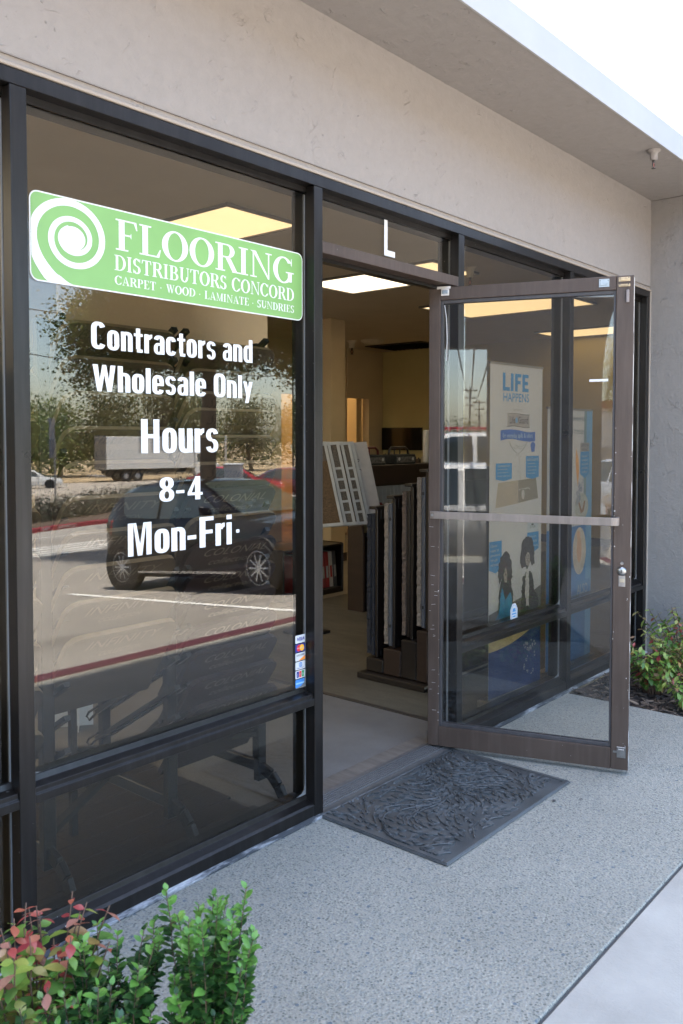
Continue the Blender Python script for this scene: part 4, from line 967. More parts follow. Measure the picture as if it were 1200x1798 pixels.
def cboard(y, z0, z1, cm, label, x0=.02, x1=.72, core=None):
    t = thing('carpet_board', label, 'carpet sample board', (1.57, 0.61+y, 0.004), 0, 'upright carpet boards on the stepped stand')
    fr = MB(); fr.box(x0+.012, x0+.045, 0, .020, z0, z1); fr.box(x1-.03, x1, 0, .020, z0, z1); fr.box(x0+.046, x1-.031, 0, .020, z1-.06, z1); fr.box(x0+.046, x1-.031, 0, .020, z0, z0+.04)
    fr.build('frame', DK, t, bevel=.002)
    MB().box(x0+.046, x1-.031, .004, .018, z0+.041, z1-.061).build('backing', mat('dark_board', (.012, .008, .007), .4, var=.3, scale=5), t)
    MB().box(x0+.006, x1, .021, .043, z0+.01, z1-.03).build('core', core or BLUE, t, bevel=.002)
    n = 60; zs = [z0+.02+(z1-z0-.05)*i/n for i in range(n+1)]
    poly = [(x1-.01, zs[0])] + [(x0+random.uniform(-.004, .004), z) for z in zs] + [(x1-.01, zs[-1])]
    MB().prism(poly, (0, .044, 0), (1, 0, 0), (0, 0, 1), (0, .026, 0)).build('carpet', cm, t)
    MB().box(x0+.18, x0+.24, -.004, -.0006, z1-.045, z1-.03).build('name_plate', mat('name_plate', (.12, .09, .07), .4), t)
    for zz in (z1-.13, z0+.12): MB().box(x0+.0, x0+.0115, .026, .036, zz, zz+.018).build('clip', BLACKG, t)
    MB().obox((x0-.01, -.006, z1), (x1-x0, 0, 0), (0, .055, 0), (0, 0, .018)).build('top_cap', DK, t, bevel=.003)
cboard(.385, .118, 1.005, NVY, 'lowest and rearmost carpet board with navy pile edge', core=NVY)
cboard(.255, .193, 1.075, BC, 'second carpet board with a fuzzy beige pile edge and blue grey core')
cboard(.125, .264, 1.150, mat('umber_carpet', (.10, .075, .06), .95, var=.5, scale=120), 'third carpet board with grey loop swatches on its face', core=DK)
cboard(.020, .333, 1.235, BC, 'tallest carpet board nearest the glass door with pale pile edge')
t = thing('swatch_chain', 'string of grey loop carpet swatches hanging on the third board', 'carpet swatches', (1.70, .728, 0))
for k in range(3): MB().box(-.05, .20, -.012, .0, .36+k*.235, .590+k*.235).build('swatch', GC, t, bevel=.004)

# ------------------------------------------------------------------ banner stands behind the right window
PAPER = mat('banner_paper', (0.46, 0.465, 0.49), 0.5, var=0.03, scale=3)
B1 = mat('print_blue', (0.03, 0.22, 0.50), 0.45); B2 = mat('print_royal', (0.03, 0.11, 0.42), 0.45); B3 = mat('print_sky_blue', (0.13, 0.30, 0.52), .45, var=.1)
BN = mat('print_navy', (0.015, 0.045, 0.17), 0.45, var=.25, scale=4); PG = mat('print_grey', (0.30, .28, .28), .5); PK = mat('print_black', (0.03, .028, .028), .6, var=.6, scale=60); PW = mat('print_white', (0.45, .44, .44), .5, var=.15, scale=30)
PLB = mat('print_light_blue', (0.35, 0.48, 0.62), .5); PSK = mat('print_skin', (0.60, .36, .24), .5, var=.1); POR = mat('print_orange', (0.62, .30, .08), .5); PT = mat('print_tan', (0.35, .30, .24), .5, var=.35, scale=120)
bn = thing('tall_banner', 'tall white LIFE HAPPENS banner with two black dogs behind the right window', 'banner', (1.495, 0.165, 0.004), R(-3.0))
BWID, BH = 0.555, 1.815
MB().box(0, BWID, 0, .0015, .05, BH).build('banner_sheet', PAPER, bn)
MB().box(-.02, BWID+.02, -.045, .06, 0, .048).build('base_cassette', STEEL, bn, bevel=.006)
MB().cyl((BWID/2, .02, .048), (BWID/2, .02, BH), .008, 8).build('support_pole', STEEL, bn)
MB().box(-.004, BWID+.004, -.003, .006, BH-.0005, BH+.012).build('top_clamp', mat('grey_clamp', (.25, .24, .23), .4, .4), bn)
def bt(body, x, z, size, m, width=None, off=0.0, sx=1.0): return place_text('lettering', body, m, bn, (x, -.0012, z), (1, 0, 0), (0, 0, 1), size, width, offset=off, sx=sx)
U = BWID/1000.0
lq = []
lq += rc(.125, 1.53, .152, 1.735)+rc(.1521, 1.53, .198, 1.573)+rc(.208, 1.53, .236, 1.735)+rc(.252, 1.53, .280, 1.735)+rc(.2801, 1.695, .318, 1.735)+rc(.2801, 1.615, .312, 1.655)
lq += rc(.330, 1.53, .358, 1.735)+rc(.3581, 1.695, .396, 1.735)+rc(.3581, 1.612, .391, 1.652)+rc(.3581, 1.53, .398, 1.570)
flat('lettering', lq, 0, B1, bn)
bt('HAPPENS', .127, 1.425, .115, B1, width=.272, off=.001)
bt('featuring', .232, 1.345, .050, PG, width=.10)
def wavy(x0, x1, z0, z1, amp, m, name, y=0.0):
    n = 12; top = []; bot = []
    for i in range(n+1):
        u = i/n; w = amp*math.sin(u*2*math.pi*.9)
        top.append((x0+(x1-x0)*u, z1+w)); bot.append((x0+(x1-x0)*u, z0+w))
    return flat(name, [[bot[i], bot[i+1], top[i+1], top[i]] for i in range(n)], y, m, bn, t=.0008)
wavy(.175, .41, 1.155, 1.285, .010, PG, 'print_logo'); wavy(.172, .413, 1.283, 1.289, .010, PK, 'print_logo'); wavy(.172, .413, 1.150, 1.156, .010, PK, 'print_logo')
place_text('lettering', 'Life', PK, bn, (.195, -.0022, 1.188), (1, 0, 0), (0, 0, 1), .10, .055); place_text('lettering', 'Guard', PK, bn, (.285, -.0022, 1.188), (1, 0, 0), (0, 0, 1), .10, .105)
flat('print_drop', ring(.268, 1.22, .014, .03, .013, .029, n=10), 0, B3, bn, t=.0022)
wavy(.105, .475, 1.035, 1.105, .012, B2, 'print_ribbon')
place_text('lettering', 'for everyday spills & odors', PLB, bn, (.125, -.0022, 1.055), (1, 0, 0), (0, 0, 1), .048, .32)
flat('print_badge', ring(.448, .985, .028, .036, .027, .035, n=12)+pl((.425, .96), (.471, .96), (.465, .915), (.431, .915)), 0, B2, bn, t=.0022)
# pitcher outline and dripping line
def pline(name, pts, w, m): 
    q = []
    for (xa, za), (xb, zb) in zip(pts, pts[1:]):
        d = Vector((xb-xa, zb-za)).normalized(); n = Vector((-d.y, d.x))*w/2
        q.append([(xa+n.x, za+n.y), (xb+n.x, zb+n.y), (xb-n.x, zb-n.y), (xa-n.x, za-n.y)])
    return flat(name, q, 0, m, bn, t=.0006)
pline('print_line', [(.20, 1.03), (.21, .985), (.235, .945), (.262, .915), (.292, .90), (.318, .918), (.345, .945), (.372, .985), (.385, 1.02)], .0035, PK)
pline('print_line', [(.26, .99), (.29, .975), (.33, .975), (.37, .99)], .003, PK); pline('print_line', [(.24, .965), (.26, .955), (.28, .965), (.31, .95), (.33, .955)], .003, PK)
random.seed(5)
x = .292
pts = [(x, .90)]
for k in range(12): x += random.uniform(-.006, .006); pts.append((x, .90-.028*(k+1)))
pline('print_splash', pts, .004, PG)
flat('print_drops', sum([ring(.29+random.uniform(-.03, .03), random.uniform(.38, .9), .003, .005, .0028, .0048, n=6) for _ in range(22)], []), 0, PK, bn)
def tagshape(x0, x1, z0, z1, m): flat('print_tag', pl((x0, z1), (x0, z0+.02), ((x0+x1)/2, z0), (x1, z0+.02), (x1, z1)), 0, m, bn, t=.0009)
tagshape(.060, .225, .585, .775, B1); place_text('lettering', 'Competitor', PW, bn, (.075, -.0018, .735), (1, 0, 0), (0, 0, 1), .04, .13)
tagshape(.375, .520, .590, .840, B1); place_text('lettering', 'LifeGuard', PW, bn, (.385, -.0018, .79), (1, 0, 0), (0, 0, 1), .05, .12)
for (x0, z0, n, w) in ((.075, .705, 3, .125), (.39, .755, 4, .105)):
    for k in range(n): place_text('lettering', ['Liquid penetrating', 'Pile and odors rise', 'Quick stain-out', 'Repels spills'][k], PW, bn, (x0, -.0018, z0-k*.036), (1, 0, 0), (0, 0, 1), .022, w*(.8+.2*((k*7) % 3)/2))
q = pl((.085, .565), (.295, .585), (.295, .295), (.058, .262)); flat('print_carpet', q, 0, PT, bn, t=.0007)
q = pl((.2955, .585), (.49, .60), (.515, .335), (.2955, .297)); flat('print_carpet', q, 0, mat('print_grey_carpet', (.20, .185, .15), .5, var=.35, scale=120), bn, t=.0007)
flat('print_splash', ring(.345, .46, .05, .016, .012, .006, 20, 200)+ring(.345, .40, .016, .06, .014, .02, 0, 360)+ring(.39, .455, .03, .03, .008, .008, 0, 160), 0, PW, bn, t=.0014)
ZM = [(0, .8), (.262, 1.06), (.585, 1.20), (.775, 1.295), (.84, 1.33), (.90, 1.345), (1.035, 1.415), (1.105, 1.47), (1.155, 1.49), (1.285, 1.56), (1.345, 1.575), (1.40, 1.60), (1.425, 1.625), (1.51, 1.672), (1.53, 1.68), (1.735, 1.775), (2, 1.9)]
def zm(z):
    for (a, b), (c, d_) in zip(ZM, ZM[1:]):
        if z <= c: return b+(d_-b)*(z-a)/(c-a)
    return z
for ch in bn.children:
    if ch.name.split('.')[0] in ('banner_sheet', 'base_cassette', 'support_pole', 'top_clamp'): continue
    for v in ch.data.vertices: v.co.z = zm(v.co.z)
# lower half: tags, dogs, floor, bowl
flat('print_floor', pl((.0, .42), (.555, .42), (.555, .60), (.47, .575), (.25, .54), (.0, .50)), 0, mat('print_dark_grey', (.10, .095, .09), .5, var=.3, scale=8), bn, t=.0005)
tagshape(.0, .125, .715, .885, B1); tagshape(.395, .525, .79, .905, B1)
flat('print_tag', rc(.395, .906, .52, 1.0), 0, mat('print_pale_blue', (.40, .46, .52), .5), bn, t=.0009)
place_text('lettering', '2', PK, bn, (.435, -.0018, .945), (1, 0, 0), (0, 0, 1), .07); place_text('lettering', 'STEP', PK, bn, (.425, -.0018, .928), (1, 0, 0), (0, 0, 1), .02, .06)
for k in range(5): place_text('lettering', ['Cleaner', 'easier to', 'protect', 'from spills', 'and stains'][k], PW, bn, (.012, -.0018, .855-k*.025), (1, 0, 0), (0, 0, 1), .022, .07+.012*(k % 3))
for k in range(3): place_text('lettering', ['Simple care', 'every day for', 'every room'][k], PW, bn, (.41, -.0018, .875-k*.026), (1, 0, 0), (0, 0, 1), .022, .085+.01*k)
def fur(name, outline, m, t, jag=.006, seed=1):
    rnd = random.Random(seed); pts = []
    for (xa, za), (xb, zb) in zip(outline, outline[1:]+outline[:1]):
        n = max(2, int(math.hypot(xb-xa, zb-za)/.012))
        for i in range(n): pts.append((xa+(xb-xa)*i/n+rnd.uniform(-jag, jag), za+(zb-za)*i/n+rnd.uniform(-jag, jag)))
    cx_ = sum(p[0] for p in pts)/len(pts); cz_ = sum(p[1] for p in pts)/len(pts)
    return flat(name, [[(cx_, cz_), a, b] for a, b in zip(pts, pts[1:]+pts[:1])], 0, m, bn, t=t)
PGR = mat('print_fur_grey', (.27, .24, .21), .6, var=.6, scale=90)
# seated dog wrapped in a blue towel
fur('print_dog_body', [(.09, .46), (.10, .60), (.13, .70), (.21, .70), (.245, .58), (.25, .46)], PK, .0010, seed=2)
fur('print_dog_head', [(.095, .755), (.12, .80), (.155, .825), (.20, .81), (.225, .76), (.235, .68), (.215, .66), (.20, .70), (.18, .66), (.145, .655), (.12, .70), (.10, .655), (.085, .69)], PK, .0016, seed=3)
fur('print_dog_muzzle', [(.145, .70), (.165, .735), (.185, .70), (.175, .655), (.152, .655)], PGR, .0022, .003, seed=4)
fur('print_towel', [(.02, .43), (.10, .50), (.115, .60), (.13, .63), (.165, .56), (.215, .60), (.235, .56), (.255, .43)], mat('print_towel_blue', (.02, .22, .42), .5, var=.35, scale=20), .0022, .002, seed=5)
# larger seated dog with a white chest
fur('print_dog_body', [(.33, .43), (.335, .56), (.35, .66), (.40, .70), (.455, .68), (.48, .58), (.525, .52), (.53, .44)], PK, .0010, .008, seed=6)
fur('print_dog_head', [(.325, .80), (.345, .865), (.40, .89), (.45, .87), (.475, .81), (.475, .73), (.455, .715), (.43, .75), (.40, .70), (.37, .72), (.345, .71), (.32, .75)], PK, .0016, .006, seed=7)
fur('print_dog_muzzle', [(.375, .765), (.395, .80), (.425, .79), (.43, .74), (.405, .715), (.38, .735)], PGR, .0022, .003, seed=8)
fur('print_dog_chest', [(.385, .70), (.41, .70), (.42, .60), (.415, .50), (.39, .50), (.375, .60)], PW, .0022, .006, seed=9)
for (x, z) in ((.152, .715), (.178, .715), (.165, .70), (.385, .795), (.42, .79), (.402, .775)): flat('print_eye', ring(x, z, .005, .005, .0048, .0048, n=6), 0, mat('print_eye', (.005, .004, .004), .3), bn, t=.003)
flat('print_sea', rc(0, .052, BWID, .335), 0, BN, bn, t=.0006)
flat('print_bowl', pl((0, .335), (BWID, .335), (BWID, .42), (0, .42)), 0, BN, bn, t=.0004)
q = []
for i in range(14):
    a, b = i/14, (i+1)/14
    f0 = lambda u: .30+.10*(u**2.2); f1 = lambda u: .355+.10*(u**1.7)
    q.append([(a*.53, f0(a)), (b*.53, f0(b)), (b*.53, f1(b)), (a*.53, f1(a))])
flat('print_bowl_rim', q, 0, mat('print_bowl', (.42, .34, .20), .5, var=.2), bn, t=.0010)
flat('print_splash', sum([ring(.40+.13*(random.random()-.3)+.0, random.uniform(.10, .30), random.uniform(.004, .011), random.uniform(.004, .012), .0039, .0039, n=7) for _ in range(26)], []), 0, PW, bn, t=.0014)

bn.scale = (.945, 1, 1); bn.location.x = 1.483
b2 = thing('tall_banner', 'second white and blue banner with oval photos further along the right window', 'banner', (2.205, 0.205, 0.004), 0)
def f2(name, q, m, t=.0006, label=None): return flat(name, q, 0, m, b2, t=t)
def t2(body, x, z, w, size=.06, m=PK): return place_text('lettering', body, m, b2, (x, -.0018, z), (1, 0, 0), (0, 0, 1), size, w)
MB().box(0, .62, 0, .0015, .04, 1.60).build('banner_sheet', PAPER, b2)
MB().box(-.02, .64, -.03, .06, 0, .039).build('base_cassette', STEEL, b2, bevel=.006)
MB().cyl((.31, .02, .04), (.31, .02, 1.60), .008, 8).build('support_pole', STEEL, b2)
MB().box(-.003, .623, -.003, .006, 1.5995, 1.612).build('top_clamp', MATS['grey_clamp'], b2)
f2('print_margin', rc(.535, .04, .62, 1.60), B3); f2('print_margin', rc(.50, .04, .535, 1.60), mat('print_teal', (.16, .24, .28), .5), .0004)
t2('Introducing a solution to', .06, 1.535, .44, .05, mat('print_slate', (.12, .17, .22), .5)); t2('life\'s messes', .25, 1.455, .25, .06, MATS['print_slate'])
f2('print_tag', pl((.03, 1.36), (.03, 1.15), (.075, 1.125), (.12, 1.15), (.12, 1.36)), B1, .0009); t2('25-YEAR', .035, 1.37, .08, .03)
for k in range(5): t2(['resists', 'stains', 'odors', 'soiling', 'wear'][k], .045, 1.32-k*.035, .05, .02, PW)
f2('print_tag', rc(.445, 1.345, .575, 1.40), PG, .0009); f2('print_tag', pl((.445, 1.344), (.445, 1.205), (.51, 1.175), (.575, 1.205), (.575, 1.344)), B1, .0012)
t2('LIFETIME', .455, 1.372, .11, .03); t2('WARRANTY', .46, 1.35, .10, .02)
for k in range(5): t2(['waterproof', 'stain', 'soil', 'pet accident', 'odor', 'fade'][k], .465, 1.31-k*.025, .085, .02, PW)
f2('print_flame', pl((.385, 1.37), (.42, 1.30), (.43, 1.22), (.415, 1.12), (.395, 1.20), (.38, 1.28)), POR, .0009)
random.seed(3)
f2('print_splash', sum([ring(.46+random.uniform(-.035, .035)-.06*(1-u), 1.16-.14*(1-u)+.0, .010, .014, .003, .003, n=7) for u in [random.random() for _ in range(26)]], []), mat('print_ink_blue', (.06, .09, .22), .5), .0012)
f2('print_oval', ring(.47, 1.0, .10, .085, .099, .084, n=20), mat('print_photo_grey', (.36, .38, .36), .5, var=.15, scale=20), .0009)
f2('print_heart', pl((.42, 1.02), (.44, 1.03), (.475, .975), (.505, 1.035), (.525, 1.03), (.50, .965), (.46, .955)), mat('print_brown', (.25, .13, .06), .5), .0018)
f2('print_sea', rc(0, .04, .535, .88), mat('print_deep_blue', (.04, .16, .40), .5, var=.3, scale=5), .0008)
f2('print_oval', ring(.445, .72, .095, .15, .094, .149, n=22), mat('print_photo_pale', (.52, .47, .42), .5, var=.2, scale=12), .0014)
f2('print_baby', ring(.44, .73, .035, .085, .034, .084, n=14)+ring(.43, .82, .026, .03, .0255, .0295, n=12), PSK, .0022)
f2('print_tag', rc(.40, .42, .60, .53), mat('print_mid_blue', (.07, .22, .46), .5), .0022); place_text('lettering', 'ALSO', PW, b2, (.415, -.0034, .445), (1, 0, 0), (0, 0, 1), .09, .15)
f2('print_tag', pl((.06, .30), (.16, .34), (.16, .40), (.06, .36)), PW, .0018)

# ================================================================== WINDOW GRAPHICS (stuck on the outside of the glass)
gy = 0.0485
sg = thing('green_window_sign', 'green rounded window decal with white spiral reading FLOORING DISTRIBUTORS CONCORD', 'sign', (-1.157, gy, 1.864))
SW, SH = 1.090, 0.247
def rrect(x0, z0, x1, z1, r, n=6):
    p = []
    for cx_, cz_, a0 in ((x1-r, z1-r, 0), (x0+r, z1-r, 90), (x0+r, z0+r, 180), (x1-r, z0+r, 270)):
        for i in range(n+1): a = R(a0+90*i/n); p.append((cx_+r*math.cos(a), cz_+r*math.sin(a)))
    return p
MB().prism(rrect(0, 0, SW, SH, .026), (0, -.0014, 0), (1, 0, 0), (0, 0, 1), (0, .0012, 0)).build('border', VINYL, sg)
MB().prism(rrect(.004, .004, SW-.004, SH-.004, .022), (0, -.0020, 0), (1, 0, 0), (0, 0, 1), (0, .0005, 0)).build('green_field', GREENV, sg)
# spiral: a blob that unwinds and sweeps off the lower edge
def spiral():
    cx_, cz_ = .133, .134; q = []; u_ = 1.0
    tab = [(-250, 46, 14), (-180, 52, 16), (-90, 61, 20), (0, 70, 17), (90, 80, 19), (180, 84, 21), (270, 110, 22), (360, 117, 23), (450, 142, 25), (540, 152, 29), (585, 172, 40), (612, 200, 50), (630, 238, 66), (645, 290, 90)]
    def at_(a):
        for (a0, r0, w0), (a1, r1, w1) in zip(tab, tab[1:]):
            if a <= a1:
                f = (a-a0)/(a1-a0); f2_ = f; return (r0+(r1-r0)*f2_)*u_, (w0+(w1-w0)*f)*u_
        return tab[-1][1]*u_, tab[-1][2]*u_
    prev = None; N = 170
    sm = lambda a: tuple(sum(at_(a+d)[k] for d in (-24, -12, 0, 12, 24))/5 for k in (0, 1))
    for i in range(N+1):
        a = -250+895*i/N; r, w = sm(max(-226, min(621, a))) if a < 610 else at_(a)
        c, s_ = math.cos(R(a)), math.sin(R(a))
        cur = ((cx_+r*c*.00090, cz_+r*s_*.00077), (cx_+(r-w)*c*.00090, cz_+(r-w)*s_*.00077))
        if prev:
            qq = [(min(max(x, .0042), SW-.0042), min(max(z, .0042), SH-.0042)) for x, z in (prev[1], prev[0], cur[0], cur[1])]
            ar = abs(sum(qq[k][0]*qq[(k+1) % 4][1]-qq[(k+1) % 4][0]*qq[k][1] for k in range(4)))
            if ar > 1e-6: q.append(qq)
        prev = cur
    return q
flat('spiral', spiral(), 0, VINYL, sg, t=.0022)
flat('spiral_centre', ring(.133, .134, .040, .034, .0398, .0338, n=26), 0, VINYL, sg, t=.0031)
flat('lettering', lettering(SERIF, 'FLOORING', .277, .128, .091, .768, track=.03), 0, VINYL, sg, t=.0022)
flat('lettering', lettering(SERIF, 'DISTRIBUTORS CONCORD', .272, .067, .045, .773, track=.04), 0, VINYL, sg, t=.0022)
flat('lettering', lettering(SERIF, 'CARPET . WOOD . LAMINATE . SUNDRIES', .272, .025, .026, .773, track=.05), 0, VINYL, sg, t=.0022)
def wtext(body, x0, z0, x1, cap, label):
    o = flat('window_lettering', lettering(SANS, body, 0, 0, cap, x1-x0, track=.035), 0, VINYL, None, t=.0008)
    o.location = (x0, gy, z0); return tag(o, label, 'window lettering')
wtext('Contractors and', -.967, 1.693, -.320, .078, 'white vinyl lettering reading Contractors and, just under the green sign')
wtext('Wholesale Only', -.963, 1.569, -.321, .078, 'white vinyl lettering reading Wholesale Only')
wtext('Hours', -.794, 1.385, -.479, .105, 'white vinyl lettering reading Hours')
wtext('8-4', -.727, 1.231, -.550, .076, 'white vinyl lettering reading 8-4')
wtext('Mon-Fri', -.846, 1.070, -.421, .101, 'white vinyl lettering reading Mon-Fri')
o = flat('suite_letter', rc(.0, .0, .022, .146)+rc(.0221, .0, .074, .024), 0, VINYL, None, t=.0008); o.location = (.425, .0455, 2.186); tag(o, 'white letter L on the narrow glass above the doorway', 'letter')
# payment stickers
def card(i, z, label, build, bgc):
    t = thing('card_sticker', label, 'sticker', (-.108, gy, .666-.0333*i), 0, 'payment stickers at the window edge')
    MB().prism(rrect(0, 0, .052, .030, .003, 3), (0, -.0010, 0), (1, 0, 0), (0, 0, 1), (0, .0008, 0)).build('sticker_face', bgc, t)
    build(t)
CWH = mat('card_white', (.52, .52, .52), .4, var=.03); CNV = mat('card_navy', (.02, .03, .20), .4); CRD = mat('card_red', (.60, .02, .03), .4); CYL = mat('card_yellow', (.85, .42, .03), .4); COR = mat('card_orange', (.80, .25, .03), .4); CGR = mat('card_green', (.02, .28, .08), .4); CBL = mat('card_blue', (.05, .20, .50), .4)
def ft(t, q, m, dz=.0012): return flat('print', q, 0, m, t, t=dz)
card(0, .682, 'topmost white payment sticker with VISA lettering', lambda t: (place_text('lettering', 'VISA', CNV, t, (.006, -.0016, .0095), (1, 0, 0), (0, 0, 1), .017, .040, shear=.25, offset=.0006)), CWH)
card(1, .650, 'navy payment sticker with overlapping red and yellow discs', lambda t: (ft(t, ring(.019, .015, .0125, .0125, .0124, .0124, n=16), CRD), ft(t, ring(.034, .015, .0125, .0125, .0124, .0124, n=16), CYL, .0018), place_text('lettering', 'MasterCard', CWH, t, (.008, -.0028, .0125), (1, 0, 0), (0, 0, 1), .008, .037)), CNV)
card(2, .618, 'payment sticker reading DISCOVER with an orange corner', lambda t: (ft(t, pl((.052, .001), (.052, .017), (.016, .001)), COR), place_text('lettering', 'DISCOVER', mat('card_black', (.03, .03, .03), .4), t, (.004, -.0022, .018), (1, 0, 0), (0, 0, 1), .010, .044)), CWH)
card(3, .586, 'pale payment sticker with a blue ring emblem', lambda t: (ft(t, ring(.027, .018, .009, .009, .0025, .0025, n=14)+rc(.0245, .011, .0262, .025)+rc(.0282, .011, .030, .025), CBL), place_text('lettering', 'Diners Club', CNV, t, (.009, -.0018, .004), (1, 0, 0), (0, 0, 1), .006, .034)), CWH)
card(4, .554, 'payment sticker with blue, red and green JCB bars', lambda t: (ft(t, rc(.006, .004, .018, .027), CNV), ft(t, rc(.020, .004, .032, .027), CRD), ft(t, rc(.034, .004, .046, .027), CGR), place_text('lettering', 'J', CWH, t, (.009, -.0018, .011), (1, 0, 0), (0, 0, 1), .012), place_text('lettering', 'C', CWH, t, (.022, -.0018, .011), (1, 0, 0), (0, 0, 1), .012), place_text('lettering', 'B', CWH, t, (.036, -.0018, .011), (1, 0, 0), (0, 0, 1), .012)), CWH)
card(5, .522, 'lowest payment sticker, plain light blue', lambda t: (ft(t, rc(.002, .012, .05, .018), mat('card_pale_blue', (.25, .45, .65), .4))), CBL)
oc = thing('security_sticker', 'white octagonal security sticker low on the right window', 'sticker', (1.539, gy, 0.523))
MB().prism([(.040*math.cos(R(22.5+45*k)), .055*math.sin(R(22.5+45*k))) for k in range(8)], (0, -.001, 0), (1, 0, 0), (0, 0, 1), (0, .0008, 0)).build('sticker_face', CWH, oc)
flat('print', ring(0, .0, .034, .047, .003, .003, n=8)+rc(-.022, -.006, .022, .002)+rc(-.016, -.020, .016, -.012)+pl((-.018, .008), (.018, .008), (.012, .028), (-.012, .026)), 0, B1, oc, t=.0012)
o = flat('paper_sticker', [rrect(0, 0, .016, .012, .004, 3)], 0, CWH, None, t=.0008); o.location = (-.403, gy, 1.106); tag(o, 'tiny white oval sticker on the glass beside Mon-Fri', 'sticker')
# ================================================================== ACROSS THE LOT (what the glass mirrors)
def carpaint(name, col, rough=0.12):
    m = mat(name, col, rough, 0.0, var=0.03, scale=3, coat=1.0, spec=0.6); return m
TYRE = mat('tyre_rubber', (0.02, 0.02, 0.02), 0.75, bump=.001); RIM = mat('alloy_rim', (0.70, 0.69, 0.66), 0.3, 0.15, var=.05)
LAMP = mat('lamp_lens', (0.75, 0.75, 0.72), 0.08); REDL = mat('red_lens', (0.45, 0.02, 0.02), 0.12); AMB = mat('amber_lens', (0.85, 0.30, 0.03), 0.15)
def wheel(parent, x, y, r, w, side, spokes=10):
    """wheel on an axle along local x, face towards side"""
    t = MB(); t.lathe([(r*.66, -w/2), (r*.93, -w/2), (r, -w*.38), (r, w*.38), (r*.93, w/2), (r*.66, w/2), (r*.66, -w/2)], (x, y, r), 28, 'x')
    ty = t.build('wheel', TYRE, parent, smooth=False, auto=True)
    xo = x+side*w*.42; m = MB()
    m.lathe([(r*.66, -.012), (r*.69, 0.004), (r*.62, .012), (r*.60, -.02), (r*.66, -.012)] if side > 0 else [(r*.66, .012), (r*.69, -.004), (r*.62, -.012), (r*.60, .02), (r*.66, .012)], (xo, y, r), 28, 'x')
    for k in range(spokes):
        a = 2*math.pi*k/spokes; c, s_ = math.cos(a), math.sin(a)
        m.bar((xo, y+c*r*.10, r+s_*r*.10), (xo-side*.004, y+c*r*.63, r+s_*r*.63), .020, .018, (1, 0, 0))
    m.cyl((xo-.02*side, y, r), (xo+.008*side, y, r), r*.13, 14)
    m.build('rim', RIM, ty)
    MB().cyl((x-side*w*.15, y, r), (x+side*w*.10, y, r), r*.60, 20).build('brake_disc', mat('dark_hub', (.04, .04, .04), .5, .5), ty)
def car_body(prof, Wd, t, paint, nose_taper=.12, tumble=.20, shoulder=.62):
    """lofted body. prof: list of (y, z_bottom, z_belt, z_top); y runs from nose to tail"""
    mb = MB(); rings = []
    n = len(prof); L0, L1 = prof[0][0], prof[-1][0]
    for i, (y, zb, zs, zt) in enumerate(prof):
        u = (y-L0)/(L1-L0); e = max(0, 1-min(u, 1-u)/.12); hw = Wd/2*(1-nose_taper*e*e)
        k = max(0, (zt-zs)); top = hw*(1-tumble*min(1, k/.45)) if k > .04 else hw*.97
        half = [(hw*.90, zb), (hw*.985, zb+.10), (hw, (zb+zs)/2), (hw*.985, zs-.05), (hw*.95, zs), (top*.97, zs+(zt-zs)*.85), (top*.84, zt-.004), (top*.45, zt+.015), (0, zt+.02)]
        rings.append([(x, y, z) for x, z in half] + [(-x, y, z) for x, z in half[-2::-1]])
    m = len(rings[0]); vs = [p for r in rings for p in r]; fs = []
    for i in range(n-1):
        for k in range(m-1): fs.append((i*m+k, i*m+k+1, (i+1)*m+k+1, (i+1)*m+k))
        fs.append((i*m+m-1, i*m, (i+1)*m, (i+1)*m+m-1))
    fs.append(tuple(range(m))[::-1]); fs.append(tuple((n-1)*m+k for k in range(m)))
    if L1 < L0: fs = [f[::-1] for f in fs]
    mb.add(vs, [f[::-1] for f in fs]); o = mb.build('body', paint, t, auto=True); return o
def side_pane(t, pts, xa, xb, side, name='side_window', m=None):
    """window glass as a thin slab; pts (y, z); x leans from xa at the belt to xb at the top"""
    z0, z1 = min(p[1] for p in pts), max(p[1] for p in pts)
    f = lambda z: side*(xa+(xb-xa)*(z-z0)/(z1-z0))
    a = [(f(z)+side*.004, y, z) for y, z in pts]; b = [(f(z)-side*.01, y, z) for y, z in pts]; n = len(pts)
    mb = MB(); mb.add(a+b, [tuple(range(n)), tuple(reversed(range(n, 2*n)))]+[(i, n+i, n+(i+1) % n, (i+1) % n) for i in range(n)])
    return mb.build(name, m or CARGLASS, t)

# --- dark hatchback in the stall in front of the window (nose towards the shop)
bz = (lot_z(-4.7)+lot_z(-7.4))/2
ht = thing('parked_hatchback', 'dark navy two door hatchback with multi spoke alloy wheels parked nose to the kerb', 'car', (5.20, -6.07, bz))
ht.rotation_euler = (math.atan2(lot_z(-4.7)-lot_z(-7.4), 2.7), 0, R(-2.5))
ht.scale = (.95, .93, .97)
NAVY = mat('navy_car_paint', (0.006, 0.007, 0.010), .2, coat=.35, spec=.35, var=.03)
prof = [(2.13, .30, .50, .52), (2.05, .20, .66, .70), (1.75, .18, .78, .82), (1.30, .18, .84, .87), (.95, .18, .88, .92), (.55, .18, .90, 1.12), (.15, .18, .91, 1.34), (-.15, .18, .92, 1.41), (-.70, .18, .93, 1.44), (-1.15, .18, .95, 1.42), (-1.42, .18, .97, 1.36), (-1.62, .20, .98, 1.18), (-1.76, .24, .95, .99), (-1.80, .30, .62, .64)]
car_body(prof, 1.78, ht, NAVY)
